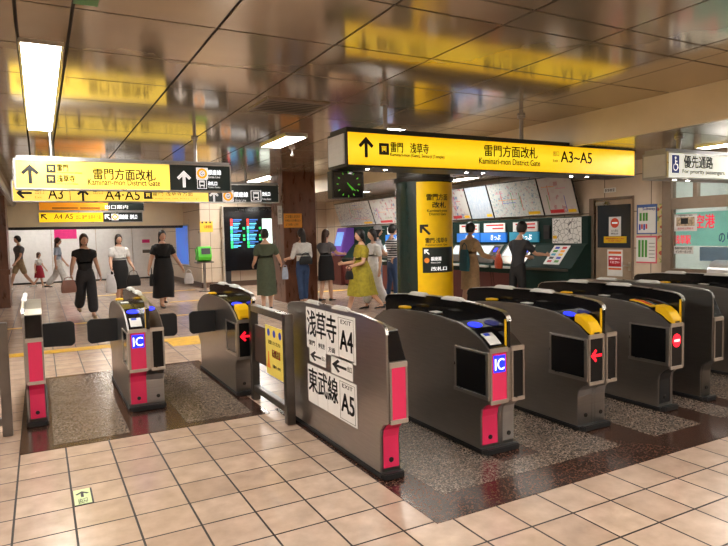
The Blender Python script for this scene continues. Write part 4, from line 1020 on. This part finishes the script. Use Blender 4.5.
letters('lettering', [('出', .06, .07, (.05, -.002, .3)), ('口', .06, .07, (.05, -.002, .18))], '-y', INK, t)

# ================================================================== PEOPLE
def skin_geo(nodes, edges, root=0, sub=2):
    """nodes: [(x, y, z, rx, ry)] -> smooth continuous surface as (verts, faces)"""
    me = bpy.data.meshes.new('sk'); me.from_pydata([n[:3] for n in nodes], edges, []); me.update()
    o = bpy.data.objects.new('sk', me); COL.objects.link(o)
    o.modifiers.new('s', 'SKIN'); sm = o.modifiers.new('d', 'SUBSURF'); sm.levels = sub; sm.render_levels = sub
    if not me.skin_vertices: me.skin_vertices.new()
    sv = me.skin_vertices[0].data
    for i, n in enumerate(nodes): sv[i].radius = (n[3], n[4] if len(n) > 4 else n[3]); sv[i].use_root = (i == root)
    dg = bpy.context.evaluated_depsgraph_get(); dg.update()
    m2 = bpy.data.meshes.new_from_object(o.evaluated_get(dg))
    v = [p.co.copy() for p in m2.vertices]; f = [list(p.vertices) for p in m2.polygons]
    bpy.data.objects.remove(o); bpy.data.meshes.remove(me); bpy.data.meshes.remove(m2)
    return v, f
def add_geo(mb, geo):
    v, f = geo; vs = [mb.bm.verts.new(p) for p in v]
    for q in f:
        try: ff = mb.bm.faces.new([vs[i] for i in q]); ff.material_index = mb.mi
        except ValueError: pass
def head_geo(c, yaw=0, pitch=0, k=1):
    """head with jaw, brow, nose and ears; faces -Y"""
    n, mth = 20, 16; V = []; Fc = []
    R3 = Matrix.Rotation(yaw, 3, 'Z') @ Matrix.Rotation(pitch, 3, 'X')
    for j in range(mth+1):
        t = PI*j/mth
        for i in range(n):
            a = 2*PI*i/n; x, y, z = math.sin(t)*math.cos(a), math.sin(t)*math.sin(a), -math.cos(t)
            w_ = .076*(1-.22*max(0, -z-.1)); d_ = .096
            X, Y, Z = x*w_, y*d_*(1-.06*max(0, -z)), z*.118
            fr = max(0, -y)
            if fr > .7 and abs(x) < .28:                                     # nose, lips, chin, eye hollows
                if -.32 < z < .12: Y -= .020*(1-abs(z+.16)/.3)*(1-abs(x)/.3) if abs(z+.16) < .3 else 0
                if -.72 < z < -.45: Y -= .005
                if z < -.8: Y -= .008
            if fr > .6 and .22 < abs(x) < .55 and 0 < z < .25: Y += .007
            V.append(R3 @ Vector((X*k, Y*k, Z*k))+Vector(c))
    for j in range(mth):
        for i in range(n): Fc.append([j*n+i, j*n+(i+1) % n, (j+1)*n+(i+1) % n, (j+1)*n+i])
    return (V, Fc), R3
def rotx(v, a): return Vector((v[0], v[1]*math.cos(a)-v[2]*math.sin(a), v[1]*math.sin(a)+v[2]*math.cos(a)))
CLOTH = {}
def cloth(name, rgb, **k): return mat('cloth_'+name, C(*rgb), .8, noise=k.pop('noise', .08), scale=18, bump=.25, bscale=30, **k)

def person(label, x, y, rz, H=1.62, legs=((8, 5), (-8, 12)), arms=((5, 8, 15), (-5, 8, 15)), hair='long', hair_m=HAIR, top=None, sleeve=.45,
           bottom=('pants', None, 0), shoe=None, head=(0, 0), slim=1.0, hat=None, lean=0, z=0.0):
    """legs: (hip forward, knee bend) deg for right(-x)/left(+x); arms: (forward, outward, elbow) deg"""
    k = H/1.65; t = thing('person', label, 'person', (x, y, z), rz, 'passers-by and ticket buyers')
    D = math.radians
    sk_l = []; knees = {}; ankles = {}; hips = {}
    for s_, (hf, kb) in zip((-1, 1), legs):
        hip = Vector((.085*s_, 0, 0)); th_ = rotx((0, 0, -.41), -D(hf)); kn = hip+th_
        sh = rotx((0, 0, -.40), -D(hf-kb)); an = kn+sh
        hips[s_], knees[s_], ankles[s_] = hip, kn, an
        sk_l.append((s_, hip, kn, an, hf-kb))
    low = min(a[3].z - (.06 if a[4] > -25 else .09) for a in sk_l); zh = -low
    def up(p): return Vector((p.x, p.y, p.z+zh))*k
    for d_ in (hips, knees, ankles):
        for q in d_: d_[q] = up(d_[q])
    zp = (zh+.03)*k; L = lambda p: Vector((p[0], p[1]-math.sin(D(lean))*(p[2]-zp), p[2]))
    def T(x_, y_, z_): return L(Vector((x_*k, y_*k, zp+z_*k)))
    nodes = []; edges = []
    def nd(p, rx, ry=None): nodes.append((p.x, p.y, p.z, rx*k*slim, (ry or rx)*k*slim)); return len(nodes)-1
    pel = nd(T(0, 0, 0), .13, .10); wai = nd(T(0, .0, .17), .112, .085); che = nd(T(0, .005, .36), .135, .095); upc = nd(T(0, .01, .45), .105, .075)
    nb = nd(T(0, .012, .52), .055, .052); nt_ = nd(T(0, 0, .60), .048, .05)
    edges += [(pel, wai), (wai, che), (che, upc), (upc, nb), (nb, nt_)]
    for s_ in (-1, 1):
        a = nd(hips[s_]-Vector((0, 0, .05*k)), .082); b_ = nd((hips[s_]+knees[s_])/2, .07); c_ = nd(knees[s_], .05); mid = knees[s_].lerp(ankles[s_], .3)
        d_ = nd(mid, .052); e_ = nd(ankles[s_], .033)
        edges += [(pel, a), (a, b_), (b_, c_), (c_, d_), (d_, e_)]
        f_ = nd(ankles[s_]+Vector((0, -.06*k, -.045*k)), .032, .028); g_ = nd(ankles[s_]+Vector((0, -.14*k, -.052*k)), .028, .018)
        edges += [(e_, f_), (f_, g_)]
    hands = {}; elb = {}; sho = {}
    for s_, (fw, ow, eb) in zip((-1, 1), arms):
        S_ = T(.168*s_, .01, .43); ow_ = D(ow)*s_
        def dirv(fa): v = rotx((0, 0, -1), -D(fa)); return Vector((v.x+math.sin(ow_)*abs(v.z if abs(v.z) > .3 else .3), v.y, v.z*math.cos(ow_))).normalized()
        E_ = S_+dirv(fw)*.275*k; Wd = dirv(fw+eb); Wr = E_+Wd*.235*k; Pm = Wr+Wd*.05*k
        sho[s_], elb[s_], hands[s_] = S_, E_, (Wr, Wd)
        i0 = nd(S_, .05); i1 = nd(S_.lerp(E_, .5), .044); i2 = nd(E_, .036); i3 = nd(E_.lerp(Wr, .35), .036); i4 = nd(Wr, .024); i5 = nd(Pm, .034, .017)
        edges += [(upc, i0), (i0, i1), (i1, i2), (i2, i3), (i3, i4), (i4, i5)]
    mb = MB(); add_geo(mb, skin_geo(nodes, edges, pel))
    hc = T(0, -.022, .70); (hv, hf_), R3 = head_geo(hc, D(head[0]), D(head[1]), k)
    add_geo(mb, (hv, hf_))
    for s_ in (-1, 1):                                                     # ears, fingers, thumb
        e_ = hc+R3 @ Vector((.076*s_*k, .008*k, -.005*k)); mb.ball(e_, .010*k, .018*k, .030*k, 8, 6)
        Wr, Wd = hands[s_]; side = Wd.cross(Vector((s_, 0, 0))).normalized(); inn = Vector((-s_, 0, 0)); inn = (inn-Wd*inn.dot(Wd)).normalized()
        for q, (o_, ln) in enumerate(((-.024, .068), (-.008, .078), (.008, .073), (.022, .056))):
            p0 = Wr+Wd*.065*k+side*o_*k; p1 = p0+(Wd*.9+inn*.25)*ln*.5*k+Wd*.01*k; p2 = p1+(Wd*.7+inn*.7).normalized()*ln*.32*k; p3 = p2+(Wd*.3+inn*.95).normalized()*ln*.24*k
            mb.tube([p0-Wd*.02*k, p0, p1, p2, p3], [.009*k, .0088*k, .008*k, .0072*k, .005*k], 6)
        th = Wr+Wd*.02*k-side*.022*k; mb.tube([th, th-side*.022*k+Wd*.025*k+inn*.008*k, th-side*.024*k+Wd*.055*k+inn*.02*k], [.011*k, .010*k, .007*k], 6)
    mb.build('body', SKIN, t, smooth=True)
    for s_ in (-1, 1):
        e_ = hc+R3 @ Vector((.031*s_*k, -.083*k, .012*k)); q = MB(); q.ball(e_, .013*k, .009*k, .009*k, 8, 6); eo = q.build('eye', WHITE, t, smooth=True)
        q = MB(); q.ball(e_+R3 @ Vector((0, -.006*k, 0)), .006*k, .005*k, .006*k, 8, 6); q.build('iris', INK, eo)
    q = MB(); q.ball(hc+R3 @ Vector((0, -.091*k, -.066*k)), .022*k, .007*k, .007*k, 8, 6); q.build('lips', mat('lips', C(186, 92, 88), .5, noise=.02), t, smooth=True)
    # hair
    q = MB(); n = 20; loops = []
    for j in range(1, 13):
        tt = PI*j/13; lp = []
        for i in range(n):
            a = 2*PI*i/n; v = Vector((math.sin(tt)*math.cos(a), math.sin(tt)*math.sin(a), math.cos(tt)))
            zmin = .42 if -v.y/max(1e-6, math.sin(tt)) > .62 else (-.05 if -v.y/max(1e-6, math.sin(tt)) > .1 else -.62)
            zz = max(v.z, zmin); rr = 1.0 if v.z > zmin else .98
            lp.append(hc+R3 @ Vector((v.x*.087*rr*k if v.z > zmin else v.x*.087*k*max(1, math.sqrt(max(.01, 1-zmin*zmin))/max(.2, math.sin(tt)))*.98, (v.y*.107*rr if v.z > zmin else v.y*.107*max(1, math.sqrt(max(.01, 1-zmin*zmin))/max(.2, math.sin(tt)))*.98)*k+.006*k, zz*.128*k+.006*k)))
        loops.append(lp)
    q.ring(loops)
    if hair in ('long', 'pony'):
        ln = .34 if hair == 'long' else .30; wd = .075 if hair == 'long' else .032; lps = []
        for j in range(7):
            f_ = j/6; c_ = hc+Vector((0, (.062+.02*math.sin(f_*2.6))*k, (.0-ln*f_)*k)); w_ = wd*(1-.35*f_**2); h_ = .04*(1-.4*f_) if hair == 'long' else .03*(1-.5*f_)
            lps.append([c_+Vector((w_*math.cos(2*PI*i/12)*k, h_*math.sin(2*PI*i/12)*k, 0)) for i in range(12)])
        q.ring(lps)
    if hair == 'bun': q.ball(hc+R3 @ Vector((0, .085*k, .075*k)), .045*k, .04*k, .04*k)
    if hair == 'bob':
        lps = []
        for j in range(5):
            f_ = j/4; lps.append([hc+Vector((.086*math.cos(a_)*k*(1+.1*f_), (.02+.09*math.sin(a_))*k, (-.02-.12*f_)*k)) for a_ in [PI*i/10-.25+.05*i for i in range(11)]]+[hc+Vector((.072*math.cos(a_)*k, (.02+.075*math.sin(a_))*k, (-.02-.12*f_)*k)) for a_ in [PI*i/10-.25+.05*i for i in range(10, -1, -1)]])
        q.ring(lps)
    q.build('hair', hair_m, t, smooth=True)
    if hat:
        q = MB(); hz = hc+Vector((0, 0, .055*k)); q.lathe([(.105*k, hz.z-.005), (.10*k, hz.z+.05*k), (.08*k, hz.z+.085*k), (.02*k, hz.z+.095*k)], 20, (hz.x, hz.y+.005)); q.lathe([(.16*k, hz.z-.012*k), (.165*k, hz.z-.006*k), (.10*k, hz.z+.006*k)], 20, (hz.x, hz.y)); q.build('hat', hat, t, smooth=True)
    # top
    if top:
        o_ = .013/slim; nn = []; ee = []
        def n2(p, rx, ry=None): nn.append((p.x, p.y, p.z, (rx+o_)*k*slim, ((ry or rx)+o_)*k*slim)); return len(nn)-1
        a = n2(T(0, 0, .05) if bottom[0] in ('skirt', 'dress') else T(0, 0, -.07), .112 if bottom[0] in ('skirt', 'dress') else .14, .085 if bottom[0] in ('skirt', 'dress') else .112); b_ = n2(T(0, 0, .17), .113, .088); c_ = n2(T(0, .005, .36), .136, .097); d_ = n2(T(0, .01, .47), .122, .086); e_ = n2(T(0, .012, .53), .062, .058)
        ee += [(a, b_), (b_, c_), (c_, d_), (d_, e_)]
        if sleeve > 0:
            for s_ in (-1, 1):
                Wr = hands[s_][0]; sl = sleeve
                i0 = n2(sho[s_], .062); ee.append((d_, i0))
                if sl <= .5: i1 = n2(sho[s_].lerp(elb[s_], sl*1.6), .052); ee.append((i0, i1))
                else:
                    i1 = n2(sho[s_].lerp(elb[s_], .5), .048); i2 = n2(elb[s_], .04); i3 = n2(elb[s_].lerp(Wr, min(.97, (sl-.5)*2)), .034); ee += [(i0, i1), (i1, i2), (i2, i3)]
        q = MB(); add_geo(q, skin_geo(nn, ee, c_)); q.build('top', top, t, smooth=True)
    kind, bm_, hem = bottom
    if kind in ('pants', 'shorts', 'wide'):
        wdn = {'pants': (.012, .014), 'shorts': (.02, .03), 'wide': (.03, .055)}[kind]; nn = []; ee = []
        def n3(p, r, ry=None): nn.append((p.x, p.y, p.z, r*k*slim, (ry or r)*k*slim)); return len(nn)-1
        a = n3(T(0, 0, .02), .134, .106); w0 = n3(T(0, 0, .2), .118, .092); ee.append((w0, a))
        for s_ in (-1, 1):
            h_ = n3(hips[s_]-Vector((0, 0, .05*k)), .082+wdn[0]); ee.append((a, h_)); m_ = n3((hips[s_]+knees[s_])/2, .07+wdn[0]); ee.append((h_, m_))
            if kind == 'shorts': e_ = n3(hips[s_].lerp(knees[s_], .92), .062+wdn[1]); ee.append((m_, e_))
            else:
                c_ = n3(knees[s_], .052+wdn[1]*.8); d_ = n3(knees[s_].lerp(ankles[s_], .5), .046+wdn[1]); e_ = n3(knees[s_].lerp(ankles[s_], .93), .036+wdn[1]); ee += [(m_, c_), (c_, d_), (d_, e_)]
        q = MB(); add_geo(q, skin_geo(nn, ee, a)); q.build('trousers' if kind != 'shorts' else 'shorts', bm_, t, smooth=True)
    if kind in ('skirt', 'dress'):
        q = MB(); n = 36; lps = []; z0 = .19*k+zp; z1 = hem*k; kc = (knees[-1]+knees[1])/2; ac = (ankles[-1]+ankles[1])/2
        spread = max(abs(knees[-1].y-knees[1].y), abs(ankles[-1].y-ankles[1].y))/2
        for j in range(15):
            f_ = j/14; zz = z0+(z1-z0)*f_; g_ = max(0, min(1, (zp-zz)/max(.01, zp-kc.z))); cy = kc.y*g_
            if zz < kc.z: cy = kc.y+(ac.y-kc.y)*min(1, (kc.z-zz)/(kc.z-ac.z+.01))
            fl = .145 if kind == 'skirt' else .155
            rx = (.139+(fl+.03-.139)*min(1, f_*3)+(.035 if kind == 'dress' else .01)*f_)*k*slim; ry = (.113+.025*min(1, f_*3)+(.035 if kind == 'dress' else .0)*f_)*k*slim+spread*.4*f_
            lp = []
            for i in range(n):
                a = 2*PI*i/n; wv = 1+(.07 if kind == 'dress' else .025)*f_*math.sin(a*(7 if kind == 'dress' else 5)+1.3*math.sin(a))
                lp.append(Vector((rx*wv*math.cos(a), cy+ry*wv*math.sin(a), zz+.012*k*f_*math.sin(3*a))))
            lps.append(lp)
        inner = [[Vector((p.x*.94, lp[0].y*0+p.y*.97, p.z)) for p in lp] for lp in lps[::-1]]
        q.ring(lps+inner); q.build('skirt' if kind == 'skirt' else 'dress_skirt', bm_, t, smooth=True)
    for s_ in (-1, 1):
        an = ankles[s_]; q = MB(); lps = []
        for (yy_, hw, z0, z1) in ((.055, .02, -.06, .0), (.03, .034, -.062, .005), (-.03, .036, -.062, -.005), (-.09, .042, -.064, -.02), (-.15, .036, -.064, -.034), (-.18, .014, -.062, -.045)):
            lps.append([an+Vector((hw*math.cos(a_)*k, yy_*k, ((z0+z1)/2+(z1-z0)/2*math.sin(a_))*k)) for a_ in [2*PI*i/10 for i in range(10)]])
        q.ring(lps); q.build('shoe', shoe or BLACKM, t, smooth=True)
    return t, {'hand': {s_: Matrix.Rotation(rz, 3, 'Z') @ (hands[s_][0]+hands[s_][1]*.09*k)+Vector((x, y, z)) for s_ in (-1, 1)}, 'hip': Matrix.Rotation(rz, 3, 'Z') @ T(.2, 0, .05)+Vector((x, y, z))}

BK = cloth('black', (22, 22, 24)); DKG = cloth('charcoal', (48, 48, 52)); OLV = cloth('olive', (78, 86, 66)); WHT = cloth('white', (226, 224, 220)); JEAN = cloth('jeans', (52, 74, 110)); LBL = cloth('light_jeans', (120, 140, 165))
YGR = cloth('mustard_green', (164, 150, 42), noise=.15); TAN = cloth('tan', (188, 158, 118)); GRY = cloth('grey', (112, 112, 116)); KHA = cloth('khaki', (160, 140, 108)); SKY = cloth('pale_blue', (176, 188, 206)); REDC = cloth('red', (176, 48, 66)); STR = cloth('striped', (210, 210, 210)); LGR = cloth('light_grey', (190, 188, 190))
_n = STR.node_tree; _w = _n.nodes.new('ShaderNodeTexWave'); _w.bands_direction = 'Z'; _w.inputs['Scale'].default_value = 6
_tc = _n.nodes.new('ShaderNodeTexCoord'); _n.links.new(_tc.outputs['Object'], _w.inputs['Vector'])
_cr = _n.nodes.new('ShaderNodeValToRGB'); _cr.color_ramp.interpolation = 'CONSTANT'; _cr.color_ramp.elements[0].color = C(28, 28, 34); _cr.color_ramp.elements[1].position = .5; _cr.color_ramp.elements[1].color = C(225, 225, 225)
_n.links.new(_w.outputs['Fac'], _cr.inputs[0]); _n.links.new(_cr.outputs[0], _n.nodes['Principled BSDF'].inputs['Base Color'])
TRAIN = lambda d: math.radians(d)
def bag(label, name, loc, w_, h_, d_, m_, rz=0, handle=.16, soft=.25, handle_m=None, grp=None):
    """soft bag hanging from its handle at loc"""
    t = thing(name, label, 'bag', (loc.x, loc.y, loc.z-handle-h_), rz, grp)
    b = MB(); n = 16; lps = []
    for j in range(7):
        f_ = j/6; a_ = (1-soft*f_**2)*(.9+.1*math.sin(PI*f_)); tk = d_*(.75+.25*math.sin(PI*min(1, f_*1.1)))*(1-.45*f_)
        lps.append([Vector((w_/2*a_*abs(math.cos(q))**.6*(1 if math.cos(q) > 0 else -1), tk/2*abs(math.sin(q))**.6*(1 if math.sin(q) > 0 else -1), h_*f_)) for q in [2*PI*i/n for i in range(n)]])
    b.ring(lps); b.build('bag_body', m_, t, smooth=True)
    b = MB(); ww = w_*.28; b.tube([(-ww, 0, h_*.97), (-ww*.8, 0, h_+handle*.6), (0, 0, h_+handle), (ww*.8, 0, h_+handle*.6), (ww, 0, h_*.97)], .007, 8); b.build('handle', handle_m or m_, t, smooth=True)
    return t
PLASTIC = mat('white_bag_plastic', C(225, 225, 228), .35, noise=.05, scale=14, bump=.4, bscale=16)

_, h = person('person in grey shirt and khaki shorts walking far left by brown pillar', -.60, 22.4, TRAIN(-60), 1.72, ((22, 5), (-18, 22)), ((-15, 8, 20), (18, 8, 25)), 'short', HAIR, GRY, .4, ('shorts', KHA, 0), WHITE)
_, h = person('small child in pink and red clothes, far left', -.05, 23.2, TRAIN(60), 1.15, ((18, 5), (-16, 20)), ((-10, 15, 20), (15, 15, 15)), 'bob', HAIRB, WHT, .4, ('skirt', REDC, .45), WHITE)
_, h = person('person in pale blue top and loose white trousers, far left', .50, 21.4, TRAIN(80), 1.62, ((20, 5), (-18, 25)), ((-10, 8, 15), (15, 8, 20)), 'long', HAIRB, SKY, .45, ('wide', WHT, 0), BLACKM)
_, h = person('woman in dark blouse and black trousers walking with brown handbag', .78, 13.2, TRAIN(8), 1.62, ((-14, 30), (16, 6)), ((24, 20, 22), (-22, 18, 8)), 'long', HAIRB, BK, .3, ('wide', DKG, 0), KHA, slim=1.1)
bag('brown leather handbag carried by woman in black trousers', 'handbag', h['hand'][-1]+Vector((-.05, -.07, .0)), .30, .24, .11, mat('brown_leather', C(150, 104, 88), .45, noise=.06), TRAIN(20), .06)
_, h = person('woman in white blouse and black skirt carrying a white plastic bag', 1.66, 15.4, TRAIN(10), 1.60, ((8, 6), (-8, 16)), ((18, 14, 30), (8, 12, 40)), 'long', HAIR, WHT, .45, ('skirt', BK, .38), BLACKM, slim=1.15)
bag('long white plastic bag between two women in dark clothes', 'plastic_bag', h['hand'][-1]+Vector((-.03, -.05, 0)), .26, .42, .14, PLASTIC, 0, .10, .45)
bag('black shoulder bag in front of the woman in white blouse', 'shoulder_bag', h['hand'][1]+Vector((-.05, -.16, 0)), .34, .26, .13, BLACKM, .1, .12)
_, h = person('woman in long black dress carrying a small white bag', 2.42, 14.0, TRAIN(6), 1.66, ((10, 5), (-12, 24)), ((2, 20, 18), (6, 26, 14)), 'long', HAIR, BK, .4, ('skirt', BK, .22), BLACKM, slim=1.25)
bag('small white plastic bag hanging by the black dress', 'plastic_bag', h['hand'][1]+Vector((.09, -.03, .02)), .22, .24, .12, PLASTIC, 0, .08, .4)
bag('black handbag on the arm of the black dress woman', 'handbag', h['hand'][-1]+Vector((.07, -.02, .12)), .16, .26, .12, BLACKM, 1.3, .14)
_, h = person('woman in long olive dress seen from behind near departure board', 4.13, 12.0, TRAIN(170), 1.62, ((4, 4), (-4, 6)), ((20, 30, 30), (12, 10, 50)), 'bun', HAIR, OLV, .45, ('skirt', OLV, .32), BLACKM, slim=1.12)
bag('small pale blue pouch hanging at the olive dress', 'pouch', h['hand'][-1]+Vector((.07, .0, .0)), .15, .26, .06, SKY, 0, .05)
_, h = person('person in white shirt and jeans standing before the brown pillar', 5.18, 12.55, TRAIN(190), 1.62, ((4, 3), (-3, 4)), ((10, 16, 70), (10, 16, 70)), 'long', HAIR, WHT, .55, ('pants', JEAN, 0), BLACKM, slim=1.12)
bag('black waist bag worn behind the white shirt', 'waist_bag', Vector((5.2, 12.40, 1.15)), .34, .18, .10, BLACKM, 0, .08)
_, h = person('woman in grey top and black skirt reaching towards the violet machine', 5.85, 12.75, TRAIN(115), 1.60, ((6, 4), (-6, 6)), ((45, 10, 40), (50, 8, 30)), 'long', HAIRB, GRY, .4, ('skirt', BK, .50), BLACKM, slim=1.12)
_, h = person('woman in mustard green dress walking to the left of pillar', 5.48, 10.3, TRAIN(-95), 1.60, ((22, 6), (-20, 22)), ((15, 8, 70), (12, 8, 65)), 'long', HAIR, YGR, .45, ('dress', YGR, .36), BLACKM, slim=1.12)
bag('small black bag held under the mustard green sleeve', 'shoulder_bag', h['hand'][1]+Vector((-.02, -.06, .03)), .20, .16, .08, BLACKM, .3, .10)
_, h = person('person in white clothes just behind the mustard green dress', 6.05, 10.85, TRAIN(-85), 1.58, ((12, 4), (-12, 14)), ((10, 8, 25), (-8, 8, 20)), 'bob', HAIR, WHT, .5, ('wide', WHT, 0), BLACKM)
_, h = person('person in light jeans and grey top by the ticket machine', 6.98, 12.3, TRAIN(70), 1.64, ((5, 3), (-5, 6)), ((30, 8, 50), (25, 8, 50)), 'bob', HAIR, LGR, .45, ('pants', LBL, 0), BLACKM, hat=LGR)
_, h = person('person in striped shirt at the machine beside the pillar', 6.90, 11.5, TRAIN(85), 1.66, ((4, 3), (-4, 5)), ((25, 8, 55), (25, 8, 50)), 'short', HAIR, STR, .4, ('pants', JEAN, 0), BLACKM)
_, h = person('person in long tan coat at the blue ticket machine', 7.22, 9.15, TRAIN(95), 1.64, ((5, 3), (-5, 6)), ((30, 10, 45), (0, 14, 20)), 'short', HAIR, TAN, .95, ('skirt', TAN, .45), BLACKM, slim=1.05)
bag('teal cloth bag against the back of the tan coat', 'tote_bag', Vector((6.97, 9.0, 1.32)), .36, .40, .10, mat('teal_cloth', C(40, 92, 100), .8, noise=.1), TRAIN(80), .12, .15)
bag('orange red handbag beside the tan coat', 'handbag', Vector((7.55, 8.72, 1.20)), .34, .26, .15, mat('orange_red_leather', C(205, 84, 50), .5, noise=.06), TRAIN(60), .1)
_, h = person('person in dark grey clothes leaning at the ticket machine', 7.35, 8.0, TRAIN(92), 1.62, ((5, 3), (-5, 6)), ((45, 10, 40), (40, 8, 40)), 'short', HAIR, DKG, .5, ('pants', BK, 0), BLACKM, lean=8)
